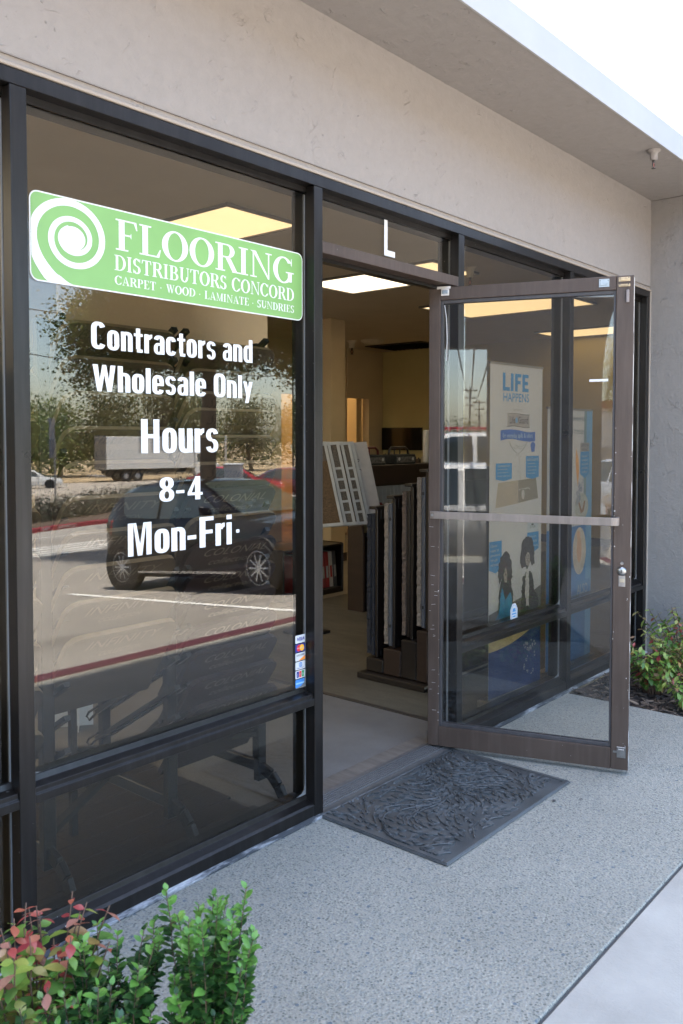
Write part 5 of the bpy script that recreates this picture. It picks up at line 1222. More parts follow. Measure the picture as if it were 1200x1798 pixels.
for side in (-1, 1):
    side_pane(ht, [(.72, .94), (.12, 1.32), (-.16, 1.375), (-.50, 1.385), (-.50, .945)], .845, .70, side)
    side_pane(ht, [(-.56, .95), (-.56, 1.385), (-1.10, 1.365), (-1.36, 1.28), (-1.30, 1.05), (-1.20, .98)], .848, .70, side)
    mb = MB(); mb.lathe([(.36, -.01), (.36, .01)], (side*.885, 1.32, .31), 24, 'x'); 
    wheel(ht, side*.80, 1.35, .315, .21, side); wheel(ht, side*.80, -1.33, .315, .21, side)
    MB().lathe([(.0, -.02), (.36, -.02), (.375, .0), (.36, .004), (.0, .004)], (side*.874, 1.35, .33), 26, 'x').build('wheel_arch', BLACKG, ht)
    MB().lathe([(.0, -.02), (.36, -.02), (.375, .0), (.36, .004), (.0, .004)], (side*.874, -1.33, .33), 26, 'x').build('wheel_arch', BLACKG, ht)
    mr = MB().obox((side*.88, .60, .95), (side*.17, 0, .02), (0, -.09, 0), (0, -.02, .12)).build('door_mirror', NAVY, ht, bevel=.02)
    MB().box(side*.865-.012, side*.865+.012, .98-.06, 1.52-.5, .66, .70).build('side_repeater', AMB, ht)
    MB().box(min(side*.886, side*.892), max(side*.886, side*.892), -1.0, .95, .24, .27).build('sill_strip', mat('chrome_strip', (.5, .5, .5), .15, 1.0), ht)
    MB().box(min(side*.878, side*.890), max(side*.878, side*.890), .30, .44, .80, .83).build('door_handle', NAVY, ht)
    MB().obox((side*.55, 2.03, .56), (side*.25, -.12, 0), (0, -.25, .12), (0, .03, .12)).build('headlight', LAMP, ht, bevel=.01)
    MB().obox((side*.72, -1.68, .74), (side*.13, .07, 0), (0, .06, 0), (0, .03, .22)).build('tail_light', REDL, ht, bevel=.01)
    MB().obox((side*.74, 1.98, .50), (side*.1, -.05, 0), (0, .03, 0), (0, 0, .05)).build('indicator', AMB, ht)
MB().add([(-.66, .90, .945), (.66, .90, .945), (.57, .13, 1.37), (-.57, .13, 1.37), (-.66, .93, .955), (.66, .93, .955), (.57, .15, 1.385), (-.57, .15, 1.385)], [(0, 1, 2, 3), (7, 6, 5, 4), (0, 4, 5, 1), (1, 5, 6, 2), (2, 6, 7, 3), (3, 7, 4, 0)]).build('windscreen', CARGLASS, ht)
MB().add([(-.58, -1.69, 1.03), (.58, -1.69, 1.03), (.50, -1.44, 1.34), (-.50, -1.44, 1.34), (-.58, -1.73, 1.04), (.58, -1.73, 1.04), (.50, -1.48, 1.36), (-.50, -1.48, 1.36)], [(0, 1, 2, 3), (7, 6, 5, 4), (0, 4, 5, 1), (1, 5, 6, 2), (2, 6, 7, 3), (3, 7, 4, 0)]).build('rear_window', CARGLASS, ht)
MB().box(-.26, .26, -1.815, -1.805, .50, .61).build('number_plate', CARD, ht); MB().box(-.85, .85, 2.09, 2.14, .22, .30).build('bumper_strip', BLACKG, ht)
MB().box(-.45, .45, 2.12, 2.135, .42, .50).build('grille', BLACKG, ht)

def sedan(name, label, loc, rz, paint, rails=False, tall=0.0, roof_rack=None, rxx=0):
    t = thing(name, label, 'car', loc, rz)
    h = tall
    pr = [(2.30, .32, .50, .52), (2.22, .22, .66, .70), (1.8, .20, .76+h*.4, .80+h*.4), (1.15, .20, .84+h*.5, .88+h*.5), (.95, .20, .86+h*.5, .92+h*.5), (.30, .20, .88+h*.5, 1.34+h), (-.1, .20, .90+h*.5, 1.42+h), (-.8, .20, .92+h*.5, 1.42+h)]
    pr += [(-1.35, .20, .93+h*.5, 1.30+h), (-1.9, .20, .94+h*.5, .99+h*.5), (-2.25, .24, .90, .94+h*.4), (-2.32, .32, .60, .62)] if h < .2 else [(-1.6, .20, .93+h*.5, 1.42+h), (-2.15, .22, .94+h*.5, 1.34+h), (-2.28, .26, .93+h*.5, .98+h*.5), (-2.32, .32, .60, .62)]
    car_body(pr, 1.80+h*.2, t, paint)
    e = 0 if h < .2 else .75
    for side in (-1, 1):
        side_pane(t, [(.72, .90+h*.5), (.26, 1.27+h), (-.10, 1.36+h), (-.42, 1.37+h), (-.42, .92+h*.5)], .855+h*.08, .71+h*.12, side)
        side_pane(t, [(-.50, .93+h*.5), (-.50, 1.37+h), (-.95, 1.36+h), (-1.35-e*.6, 1.22+h+e*.12), (-1.62-e*.5, .95+h*.5)], .857+h*.08, .71+h*.12, side)
        for yy in (1.38, -1.36): wheel(t, side*.80, yy, .32+h*.05, .20, side, 7); MB().lathe([(.0, -.02), (.37, -.02), (.385, .0), (.37, .004), (.0, .004)], (side*(.882+h*.1), yy, .34), 22, 'x').build('wheel_arch', BLACKG, t)
        MB().obox((side*.90, .62, .92+h*.5), (side*.17, 0, .02), (0, -.09, 0), (0, -.02, .13)).build('door_mirror', paint, t, bevel=.02)
        MB().obox((side*.55, 2.20, .54), (side*.27, -.12, 0), (0, -.2, .1), (0, .03, .13)).build('headlight', LAMP, t, bevel=.01)
        MB().obox((side*.66, -2.24, .66), (side*.2, .09, 0), (0, .06, 0), (0, .02, .18+h*.3)).build('tail_light', REDL, t, bevel=.01)
        if rails: MB().tube([(side*.6, .1, 1.46+h), (side*.6, .05, 1.50+h), (side*.6, -1.6, 1.50+h), (side*.6, -1.65, 1.46+h)], .018, 8).build('roof_rail', roof_rack or BLACKG, t)
    for nm, ya, za, yb, zb_, w0, w1, dy in (('windscreen', 1.06, .92+h*.5, .30, 1.32+h, .68, .58, .02), ('rear_window', -1.88-e*.45, 1.0+h*.5, -1.36-e, 1.28+h, .64, .56, -.03)):
        MB().add([(-w0, ya, za), (w0, ya, za), (w1, yb, zb_), (-w1, yb, zb_), (-w0, ya+dy, za+.02), (w0, ya+dy, za+.02), (w1, yb+dy, zb_+.03), (-w1, yb+dy, zb_+.03)], [(0, 1, 2, 3), (7, 6, 5, 4), (0, 4, 5, 1), (1, 5, 6, 2), (2, 6, 7, 3), (3, 7, 4, 0)]).build(nm, CARGLASS, t)
    if rails:
        for yy in (-.3, -1.3): MB().tube([(-.62, yy, 1.52+h), (.62, yy, 1.52+h)], .015, 8).build('cross_bar', roof_rack or BLACKG, t)
    return t
WHP = carpaint('white_car_paint', (0.72, 0.72, 0.70)); REDP = carpaint('red_car_paint', (0.42, 0.02, 0.025)); MARP = carpaint('maroon_car_paint', (0.14, 0.025, 0.03)); SILP = carpaint('silver_car_paint', (0.45, 0.46, 0.47))
sedan('parked_car', 'white sedan mirrored in the glass of the open door', (-6.85, -.35, -0.32), R(1), WHP)
sedan('parked_car', 'tall white wagon with red roof bars behind the white sedan in the door reflection', (-9.9, -.9, -0.32), R(2), WHP, rails=True, tall=.42, roof_rack=REDP)
sedan('parked_car', 'silver car far left at the lot end in the door reflection', (-15.2, -5.6, -0.45), R(70), SILP)
sedan('parked_car', 'maroon car half visible below the palm in the door reflection', (-9.6, -5.1, -0.42), R(84), MARP)
sedan('road_car', 'small white sedan on the road at the left edge of the window reflection', (30.9, -56.4, lot_z(-56.4)), R(-57), WHP)
sedan('parked_car', 'bright red car behind the hatchback roof in the window reflection', (24.8, -27.4, lot_z(-26.3)+.1), R(-48), REDP)
sedan('parked_car', 'maroon car next to the bright red one at the right edge of the window reflection', (26.9, -25.2, lot_z(-25.2)+.0), R(-20), MARP)

# --- white box truck on the road
tkx, tky = 41.5, -63.2
tz = lot_z(tky)
tk = thing('box_truck', 'white box truck with roll-up rear door on the road across the lot', 'truck', (tkx, tky, tz), R(12))
TW = mat('truck_white', (0.70, 0.69, 0.66), .4, var=.04); TG = mat('truck_grey', (0.30, .28, .26), .6, var=.15)
mb = MB(); mb.box(0, 8.6, -1.25, 1.25, 1.15, 4.05); mb.build('cargo_box', TW, tk, bevel=.03)
rd = MB().box(-.03, -.002, -1.12, 1.12, 1.25, 3.9).build('rear_door', TG, tk)
for k in range(7): MB().box(-.045, -.031, -1.10, 1.10, 1.30+k*.37, 1.64+k*.37).build('door_slat', TG, rd, bevel=.01)
fr = MB()
for sy in (-1, 1): fr.box(-.06, .0, sy*1.25-.06, sy*1.25+.06, 1.1, 4.1)
fr.box(-.06, 0, -1.3, 1.3, 4.0, 4.12); fr.box(-.06, 0, -1.3, 1.3, 1.08, 1.2); fr.build('door_frame', TG, tk)
MB().box(-.9, -.07, -1.2, 1.2, .50, .62).build('tail_lift', TG, tk, bevel=.01); MB().box(.2, 9.2, -.45, .45, .75, 1.14).build('chassis', BLACKG, tk)
cab = MB(); cab.prism([(8.75, .55), (11.3, .55), (11.45, .95), (11.35, 1.45), (10.35, 1.75), (9.75, 2.55), (8.75, 2.65)], (0, 1.12, 0), (1, 0, 0), (0, 0, 1), (0, -2.24, 0)); cab.build('cab', TW, tk, bevel=.06)
for sy in (-1, 1):
    mb = MB(); mb.prism([(9.0, 1.75), (9.95, 1.75), (9.60, 2.40), (9.0, 2.45)], (0, sy*1.13-.01, 0), (1, 0, 0), (0, 0, 1), (0, .02, 0)); mb.build('side_window', CARGLASS, tk)
    MB().box(9.9, 9.98, min(sy*1.15, sy*1.5), max(sy*1.15, sy*1.5), 1.75, 2.2).build('mirror', BLACKG, tk)
MB().obox((10.22, -1.0, 1.80), (0, 2.0, 0), (-.46, 0, .62), (.02, 0, .02)).build('windscreen', CARGLASS, tk)
def twheel(x, sy):
    w = MB().lathe([(.28, -.13), (.45, -.14), (.50, -.10), (.50, .10), (.45, .14), (.28, .13), (.28, -.13)], (x, sy*1.02, .5), 22, 'y').build('wheel', TYRE, tk, auto=True)
    MB().lathe([(0, -.06), (.12, -.09), (.27, -.02), (.29, .05), (.29, .10), (0, .1)] if sy < 0 else [(0, .06), (.12, .09), (.27, .02), (.29, -.05), (.29, -.10), (0, -.1)], (x, sy*1.06, .5), 18, 'y').build('rim', mat('steel_rim', (.45, .44, .42), .4, .3), w)
for x in (1.9, 3.0, 10.2):
    for sy in (-1, 1): twheel(x, sy)
MB().box(10.9, 11.5, -1.15, 1.15, .45, .72).build('bumper', TG, tk, bevel=.03)

# ------------------------------------------------------------------ planting island with hedge, sign post and painted kerb
KR = mat('red_kerb_paint', (0.30, 0.02, 0.035), .6, var=.2, scale=8)
ks = thing('island_kerb', 'red painted kerb of the planting island with NO PARKING FIRE LANE lettering', 'kerb', (0, 0, 0))
def kerbseg(x0, y0, x1, y1):
    z0, z1 = lot_z(y0), lot_z(y1)
    return MB().obox((x0, y0, z0-.02), (x1-x0, y1-y0, z1-z0), (.08, -.14, 0), (0, 0, .14)).build('kerb_stone', KR, ks, bevel=.01)
pts = [(8.6, -18.4), (10.2, -19.3), (12.2, -20.1), (15.6, -20.6), (20.5, -20.8)]
for a, b in zip(pts, pts[1:]): kerbseg(*a, *b)
dv = Vector((2.0, -.80, lot_z(-20.1)-lot_z(-19.3))).normalized()
for wrd, f0 in (('NO PARKING', .45), ('FIRE LANE', 1.85)):
    o0 = Vector((10.2, -19.3, lot_z(-19.3)-.02)) + dv*(f0 if f0 < 1 else f0-2.6)
    # lettering faces the shop: reads from the building side
    n_ = Vector((.80, 2.0, 0)).normalized()
    place_text('lettering', wrd, VINYL, ks, o0+dv*1.0*(1 if f0 < 1 else 1)+n_*.012+Vector((0, 0, .045)), -dv, (0, 0, 1), .13, .85)
mb = MB(); isl = [(8.7, -18.6), (10.3, -19.5), (12.3, -20.3), (15.6, -20.8), (20.5, -21.0), (26, -27.4), (9.0, -27.4)]
mb.add([(x, y, lot_z(y)+.13) for x, y in isl], [tuple(range(len(isl)))[::-1]]); 
if mb.f: struct(mb.build('planting_island', mat('bark_soil', (.09, .06, .04), .95, var=.4, scale=6)))
sp = thing('sign_post', 'back of a narrow road sign on a thin grey post above the hedge', 'road sign', (14.6, -26.0, lot_z(-26)+.1))
MB().cyl((0, 0, 0), (0, 0, 2.7), .035, 10).build('post', mat('galvanised', (.33, .33, .34), .45, .6), sp)
MB().obox((-.30, .10, 2.0), (.42, -.30, 0), (.01, .012, 0), (0, 0, 1.45)).build('sign_plate', mat('sign_back', (.17, .18, .22), .5, .5), sp, bevel=.01)
lp_ = thing('lamp_pole', 'thin pale pole standing behind the hatchback roof', 'pole', (26.5, -30.0, lot_z(-30)))
MB().cyl((0, 0, 0), (0, 0, 3.1), .05, 8).build('shaft', mat('pale_pole', (.6, .58, .52), .5), lp_); MB().box(-.12, .12, -.12, .12, 0, .12).build('base', CONC, lp_)
ub = thing('utility_cabinet', 'grey utility cabinet with a meter panel behind the hatchback', 'utility cabinet', (23.3, -25.9, lot_z(-25.9)+.1), R(-42))
UG = mat('utility_grey', (.42, .44, .46), .5, var=.06)
MB().box(-.75, .75, -.35, .35, 0, 1.55).build('cabinet', UG, ub, bevel=.02); MB().box(-.8, .8, -.4, .4, 1.551, 1.60).build('lid', UG, ub, bevel=.01)
mp = MB().box(.05, .42, .352, .40, .45, 1.3).build('meter_panel', mat('meter_panel', (.62, .62, .6), .4), ub, bevel=.01)
for k in range(3): MB().box(.12, .35, .402, .415, .55+k*.24, .68+k*.24).build('meter_window', CARGLASS, mp)
yb = thing('hydrant_guard', 'yellow painted block next to the grey utility cabinet', 'guard block', (22.0, -26.6, lot_z(-26.6)+.1), R(-42))
MB().box(-.28, .28, -.2, .2, 0, .75).build('block', mat('yellow_paint', (.65, .42, .02), .5), yb, bevel=.04); MB().cyl((0, 0, .75), (0, 0, .95), .1, 12).build('cap', MATS['yellow_paint'], yb)

# ------------------------------------------------------------------ trees
BARK = mat('oak_bark', (.075, .06, .052), .9, var=.4, scale=5, bump=.02, bscale=14, stretch=(3, 3, .6))
LOAK = leaf_mat('oak_leaves', [(0, (.04, .065, .014)), (.4, (.075, .11, .022)), (.75, (.13, .16, .035)), (1, (.22, .22, .06))], trans=.5)
LDRK = leaf_mat('dark_leaves', [(0, (.045, .068, .018)), (.5, (.08, .11, .028)), (1, (.15, .17, .045))])
LLGT = leaf_mat('light_leaves', [(0, (.060, .095, .022)), (.5, (.11, .16, .035)), (1, (.19, .22, .06))])
LDRY = leaf_mat('olive_leaves', [(0, (.07, .075, .022)), (.5, (.11, .115, .035)), (1, (.17, .16, .06))])
def leafcloud(clumps, n, size, seed=1, droop=0):
    """leaf-sized quads spread through uneven clumps (x, y, z, rx, ry, rz)"""
    rnd = random.Random(seed); vs = []; fs = []; tot = sum(c[3]*c[4]*c[5] for c in clumps)**1.0
    for c in clumps:
        k = int(n*(c[3]*c[4]*c[5])/tot)
        tw = max(4, k//40)
        cents = []
        for _ in range(tw):
            th_, u = rnd.uniform(0, 6.283), rnd.uniform(-1, 1); rr = rnd.uniform(.45, 1.08); q = math.sqrt(1-u*u)
            cents.append((c[0]+c[3]*rr*q*math.cos(th_), c[1]+c[4]*rr*q*math.sin(th_), c[2]+c[5]*rr*u))
        for _ in range(k):
            ce = rnd.choice(cents); sp_ = size*2.6
            p = Vector((ce[0]+rnd.gauss(0, sp_), ce[1]+rnd.gauss(0, sp_), ce[2]+rnd.gauss(0, sp_)))
            d = Vector((rnd.gauss(0, 1), rnd.gauss(0, 1), rnd.gauss(-droop, .7))).normalized(); w = d.orthogonal().normalized(); w.rotate(Quaternion(d, rnd.uniform(0, 6.28)))
            L = size*rnd.uniform(.6, 1.3); b = len(vs)
            vs += [p, p+d*L*.5+w*L*.32, p+d*L, p+d*L*.5-w*L*.32]; fs.append((b, b+1, b+2, b+3))
    return vs, fs
def tree(name, label, cat, loc, clumps, n, size, leafm, trunk_r, trunk_h, seed=1, limbs=5, lean=(0, 0), group=None):
    t = thing(name, label, cat, loc, 0, group); rnd = random.Random(seed)
    tb = MB(); top = Vector((lean[0], lean[1], trunk_h))
    tb.tube([(0, 0, -.2), (0, 0, .15*trunk_h), (lean[0]*.4, lean[1]*.4, trunk_h*.55), top], [trunk_r*1.35, trunk_r*1.02, trunk_r*.92, trunk_r*.75], 12)
    for i in range(limbs):
        c = clumps[i % len(clumps)]; e = Vector((c[0]+rnd.uniform(-.3, .3)*c[3], c[1]+rnd.uniform(-.3, .3)*c[4], c[2]+rnd.uniform(-.2, .4)*c[5]))
        m1 = top.lerp(e, .45)+Vector((0, 0, -.06*trunk_h+rnd.uniform(0, .1)*trunk_h))
        tb.tube([top-Vector((0, 0, trunk_h*.12)), m1, e], [trunk_r*.6, trunk_r*.36, trunk_r*.08], 8)
    tb.build('trunk', BARK, t, smooth=True)
    vs, fs = leafcloud(clumps, n, size, seed)
    MB().add(vs, fs).build('crown', leafm, t); return t
zt = lot_z(-10.9)
tree('oak_tree', 'big spreading oak behind the hatchback, its crown filling the window under the green sign', 'tree', (8.75, -10.75, zt),
     [(-1.5, -1.1, 4.3, 1.0, .9, .85), (-.7, -.4, 4.7, 1.3, 1.2, .9), (.6, .6, 4.7, 1.4, 1.3, .9), (-1.75, -1.4, 3.45, .50, .45, .34), (-1.2, -.9, 3.75, .75, .75, .40), (1.7, 1.5, 4.4, 1.4, 1.4, 1.0), (-.2, 1.0, 5.8, 1.8, 1.6, 1.1), (-.9, .2, 5.9, 1.5, 1.4, .9), (2.4, 2.2, 3.6, .9, .9, .9), (-.3, -.3, 3.95, .9, .9, .45), (.5, .4, 3.9, .7, .7, .35)], 190000, .066, LOAK, .17, 4.1, 3, 7, (.05, .05))
tree('oak_tree', 'dense dark tree at the right edge of the left window reflection', 'tree', (14.6, -10.6, lot_z(-10.6)),
     [(0, 0, 5.2, 1.6, 1.6, 1.9), (-.9, .6, 3.8, 1.0, 1.0, .9), (.8, -.8, 3.6, 1.1, 1.1, .9), (0, 0, 7.0, 2.2, 2.2, 1.4)], 70000, .08, LDRK, .16, 2.4, 5, 5)
# tree belt beyond the road (all beyond y = -66); positions follow the street
random.seed(21)
belt = [(23.5, -70, 10.5, 3.6, LDRK, 'dark'), (31, -72, 6.8, 3.4, LLGT, 'light'), (38, -73, 7.4, 4.2, LLGT, 'light'), (46.5, -78, 8.0, 4.2, LLGT, 'light'), (51, -76, 10.4, 4.0, LDRY, 'olive'), (58, -77, 11.0, 4.4, LDRY, 'olive'),
        (66, -79, 9.8, 4.3, LDRK, 'dark'), (72, -76, 9.4, 4.0, LDRY, 'olive'), (79, -74, 8.8, 4.2, LDRK, 'dark'), (87, -72, 9.6, 4.6, LLGT, 'light'), (96, -70, 9.4, 4.6, LDRK, 'dark'), (106, -68, 9.5, 4.8, LDRY, 'olive'), (118, -69, 9.8, 5.4, LDRK, 'dark'), (10, -74, 7, 4, LDRY, 'olive'), (-4, -76, 8, 4.5, LDRK, 'dark'),
        (132, -70, 10, 6, LDRY, 'olive'), (150, -72, 11, 7, LDRK, 'dark')]
place = ['at the far left edge of the reflection, tallest there', 'just left of the leaning trunks', 'above the leaning trunks', 'directly behind the tail of the box truck', 'behind the middle of the box truck', 'behind the cab of the box truck', 'just right of the box truck', 'left of the utility cabinet', 'behind the utility cabinet', 'right of the utility cabinet', 'behind the red cars', 'farther along past the red cars', 'second past the red cars', 'left of the window view', 'far left out past the window view', 'third past the red cars', 'fourth past the red cars']
for i, (x, y, h, r, m, nm) in enumerate(belt):
    cl = [(random.uniform(-.4, .4)*r, random.uniform(-.4, .4)*r, h*random.uniform(.40, .86), r*random.uniform(.5, .75), r*random.uniform(.5, .75), h*random.uniform(.14, .24)) for _ in range(7)] + [(0, 0, h*.30, r*1.05, r*.9, h*.2)]
    tree('roadside_tree', '%s %s roadside tree %s' % ('bushy' if h < 9 else 'tall', {'dark': 'dark green', 'light': 'yellow green', 'olive': 'olive'}[nm], place[i]), 'tree', (x, y, lot_z(y)), cl, 8000, .27, m, .26, h*.22, 30+i, 4, (random.uniform(-.6, .6), 0), 'trees beyond the road')
for i, (x, y, ln) in enumerate(((34.5, -66.5, 1.4), (36.3, -66.8, -1.1))):
    tree('leaning_tree', ['leaning dark trunk nearest the sign post under the yellow green crowns', 'leaning dark trunk next to the tail of the truck'][i], 'tree', (x, y, lot_z(y)), [(ln*1.3, 0, 4.6, 1.9, 1.6, .8), (ln*.6, .5, 5.4, 1.9, 1.6, .9)], 1500, .24, LLGT, .20, 3.0, 70+i, 3, (ln, .2))
vs, fs = leafcloud([(-40+k*16, -92+random.uniform(-3, 3), lot_z(-92)+3.5, 10, 4, random.uniform(3.0, 5.2)) for k in range(18)], 20000, .6, 9)
tag(MB().add(vs, fs).build('distant_wood', LDRK), 'far wooded slope behind the roadside trees', 'wood', kind='stuff')
# hedge on the island
vs, fs = leafcloud([(10.6+k*.55+random.uniform(-.1, .1), -21.3-k*.30+random.uniform(-.15, .15), lot_z(-22)+.35, .50, .50, .34) for k in range(24)], 26000, .07, 12)
LHDG = leaf_mat('hedge_leaves', [(0, (.05, .035, .022)), (.35, (.075, .045, .035)), (.6, (.045, .07, .03)), (.85, (.10, .12, .07)), (1, (.20, .19, .14))])
hd_ = thing('low_hedge', 'low clipped reddish hedge on the planting island', 'hedge', (15, -23.7, lot_z(-23)))
o = MB().add([(p[0]-15, p[1]+23.7, p[2]-lot_z(-23)) for p in vs], fs).build('foliage', LHDG, hd_, kind='stuff')
# utility poles and wires beyond the road
WOODP = mat('pole_wood', (.12, .09, .07), .9, bump=.01)
def upole(x, y, h, label, rz=0.0, arms=2):
    t = thing('utility_pole', label, 'utility pole', (x, y, lot_z(y) if y < -2.5 else -.3), rz, None)
    MB().cyl((0, 0, -.2), (0, 0, h), .16, 10, .10).build('shaft', WOODP, t)
    for k in range(arms):
        MB().box(-1.2+.3*k, 1.2-.3*k, -.06, .06, h-.5-k*1.1, h-.36-k*1.1).build('crossarm', WOODP, t)
        ins = MB()
        for sx in (-1.05+.3*k, -.5, .5, 1.05-.3*k): ins.cyl((sx, 0, h-.36-k*1.1), (sx, 0, h-.16-k*1.1), .05, 8)
        ins.build('insulators', mat('insulator', (.35, .33, .3), .3), t)
    return t
upole(45.2, -86, 14.0, 'wood utility pole standing above the yellow green trees in the window reflection', R(20))
upole(4, -86, 14.0, 'wood utility pole left of the window reflection', R(20)); upole(88, -84, 13.5, 'wood utility pole hidden behind the right side tree belt', R(20))
def wire(name, p, q, sag, label, r=.03):
    p, q = Vector(p), Vector(q); pts = [p.lerp(q, i/14)-Vector((0, 0, sag*4*(i/14)*(1-i/14))) for i in range(15)]
    return tag(MB().tube(pts, r, 5).build('overhead_wire', mat('black_wire', (.03, .03, .03), .6)), label, 'wire', 'overhead wires across the sky')
zt_ = lot_z(-86)+13.7
wire('w', (4, -86, zt_), (45.2, -86, zt_), .9, 'overhead wire running to the utility pole above the trees', .055)
wire('w', (45.2, -86, zt_), (88, -84, zt_-.5), .9, 'overhead wire leaving the utility pole to the right', .055)
wire('w', (4, -86, zt_-1.4), (45.2, -86, zt_-1.4), 1.1, 'lower overhead wire running to the utility pole', .04)
for k, (z0, z1) in enumerate(((12.3, 11.2), (10.9, 10.0), (9.7, 8.9), (7.4, 6.8))):
    wire('w', (-6, -29, z0), (46, -31, z1), .5, 'thin wire high over the lot, %s of four' % ['highest', 'second', 'third', 'lowest'][k], .018)

# ------------------------------------------------------------------ beyond the building's left end (mirrored by the open door)
for i, (x, y, h) in enumerate(((-120, -14.3, 9.8), (-140, -18.2, 9.0), (-165, -24.6, 9.0))):
    upole(x, y, h, ['nearest', 'middle', 'farthest'][i] + ' tall utility pole with crossarms in the door reflection', R(70), 3)
for k in range(3):
    wire('w', (-120, -14.3, 9.2-k*1.1), (-5.0, -.5-k*.35, 3.15), 1.2, 'thin wire sloping up from the nearest utility pole in the door reflection, %s' % ['upper', 'middle', 'lower'][k], .02)
tree('street_tree', 'yellow green street tree low behind the cars in the door reflection', 'tree', (-46, -15, -.4), [(0, 0, 1.7, 2.2, 2.2, 1.2), (1.5, 1, 1.4, 2, 2, .9)], 2600, .18, LDRY, .15, .8, 91)
for i in range(7):
    x, y = -70-random.uniform(0, 12), -3-i*4.0
    tree('street_tree', 'distant tree on the horizon of the door reflection, %s from the poles' % ordn[i].replace(' lowest', '').replace('lowest', 'first'), 'tree', (x, y, -.4), [(0, 0, 2.0, 3, 3, 1.5), (1, 2, 2.3, 2, 2, 1.1)], 1400, .22, (LLGT, LDRK, LDRY)[i % 3], .2, 1.6, 100+i, group='trees in the door reflection')
def palm(x, y, h, label, seed):
    t = thing('palm_tree', label, 'palm', (x, y, -.35)); rnd = random.Random(seed)
    MB().tube([(0, 0, 0), (.05, 0, h*.5), (0, 0, h)], [.28, .22, .24], 12).build('trunk', mat('palm_bark', (.20, .14, .09), .9, var=.4, scale=10, bump=.02, stretch=(1, 1, 8)), t)
    vs = []; fs = []
    for k in range(46):
        az = rnd.uniform(0, 6.28); el = rnd.uniform(-.9, 1.2); d = Vector((math.cos(az)*math.cos(el), math.sin(az)*math.cos(el), math.sin(el))); sd = d.cross(Vector((0, 0, 1))).normalized()
        L = rnd.uniform(1.3, 1.9); p = Vector((0, 0, h)); st_ = [p]
        for j in range(6): d = (d+Vector((0, 0, -.18))).normalized(); p = p+d*L/6; st_.append(p)
        for j in range(1, 7):
            for s_ in (-1, 1):
                for q in range(2):
                    o = st_[j-1].lerp(st_[j], q*.5); tip = o+(sd*s_*.8+d*.6+Vector((0, 0, -.25))).normalized()*.55*(1.1-j/9); b = len(vs)
                    vs += [o, o+d*.05, tip]; fs.append((b, b+1, b+2))
        b = len(vs)
    MB().add(vs, fs).build('fronds', LOAK, t)
    sk = MB()
    for k in range(60):
        az = rnd.uniform(0, 6.28); sk.add([(math.cos(az)*.2, math.sin(az)*.2, h-.1), (math.cos(az+.15)*.2, math.sin(az+.15)*.2, h-.1), (math.cos(az)*.6, math.sin(az)*.6, h-1.3-rnd.random()*.5)], [(0, 1, 2)])
    sk.build('dead_fronds', mat('dead_frond', (.26, .17, .08), .9, var=.4, scale=9), t); return t
palm(-20, -6.9, 4.1, 'fan palm with a skirt of dead fronds in the door reflection', 4)
bs = thing('neighbour_shop', 'low pale neighbouring shop with a roof sign lettered ENS in the door reflection', 'building', (-30, -11.0, -.35))
MB().box(-6, 0, -6, 3, 0, 3.0).build('wall', mat('pale_stucco', (.62, .58, .52), .8), bs); MB().box(-6.2, .2, -6.2, 3.2, 3.001, 3.3).build('roof_edge', MATS['red_kerb_paint'], bs)
MB().box(.002, .10, -4.5, 2.4, .2, 1.4).build('sign_board', mat('taupe_sign', (.36, .32, .27), .6), bs)
me = place_text('lettering', 'ENS', mat('dark_letter', (.12, .10, .09), .5), bs, (.105, .35, .40), (0, 1, 0), (0, 0, 1), .8)
# ================================================================== PLANTING BEDS
SOIL = mat('dark_mulch', (0.045, 0.032, 0.025), 0.95, var=0.5, scale=18, bump=0.02, bscale=40)
CHIP = [mat('bark_chip_%d' % i, c, 0.85, var=.3, scale=30) for i, c in enumerate(((.035, .024, .018), (.075, .050, .034), (.15, .11, .08), (.02, .015, .012)))]
def bed(x0, x1, y0, y1, label, n, seed):
    rnd = random.Random(seed)
    nx, ny = 26, 26; vs = []; fs = []
    for i in range(nx+1):
        for j in range(ny+1):
            e = min(i, j, nx-i, ny-j)
            vs.append((x0+(x1-x0)*i/nx, y0+(y1-y0)*j/ny, -.022+(rnd.uniform(-.008, .012)+.012*math.sin(i*.7)*math.cos(j*.5) if e else 0)))
    for i in range(nx):
        for j in range(ny): a = i*(ny+1)+j; fs.append((a, a+ny+1, a+ny+2, a+1))
    struct(MB().add(vs, fs).build('planting_bed_soil', SOIL, smooth=True))
    m = MB()
    for k in range(n):
        m.m = rnd.choice((0, 0, 1, 1, 2, 3)); x, y = rnd.uniform(x0+.02, x1-.02), rnd.uniform(y0+.02, y1-.02)
        a = rnd.uniform(0, 6.28); L, w = rnd.uniform(.02, .06), rnd.uniform(.006, .014); d = Vector((math.cos(a), math.sin(a), rnd.uniform(-.3, .3))); s_ = Vector((-math.sin(a), math.cos(a), rnd.uniform(-.4, .4)))
        m.obox((x, y, rnd.uniform(-.022, .004)), d*L, s_*w, (0, 0, rnd.uniform(.002, .006)))
    o = m.build('bark_mulch', CHIP); tag(o, label, 'mulch', kind='stuff')
bed(2.052, 3.249, -1.163, -.001, 'shredded dark bark mulch in the bed by the grey wall', 1900, 3)
bed(-1.948, -1.252, -1.163, -.001, 'bark mulch in the bed at the lower left', 900, 4)
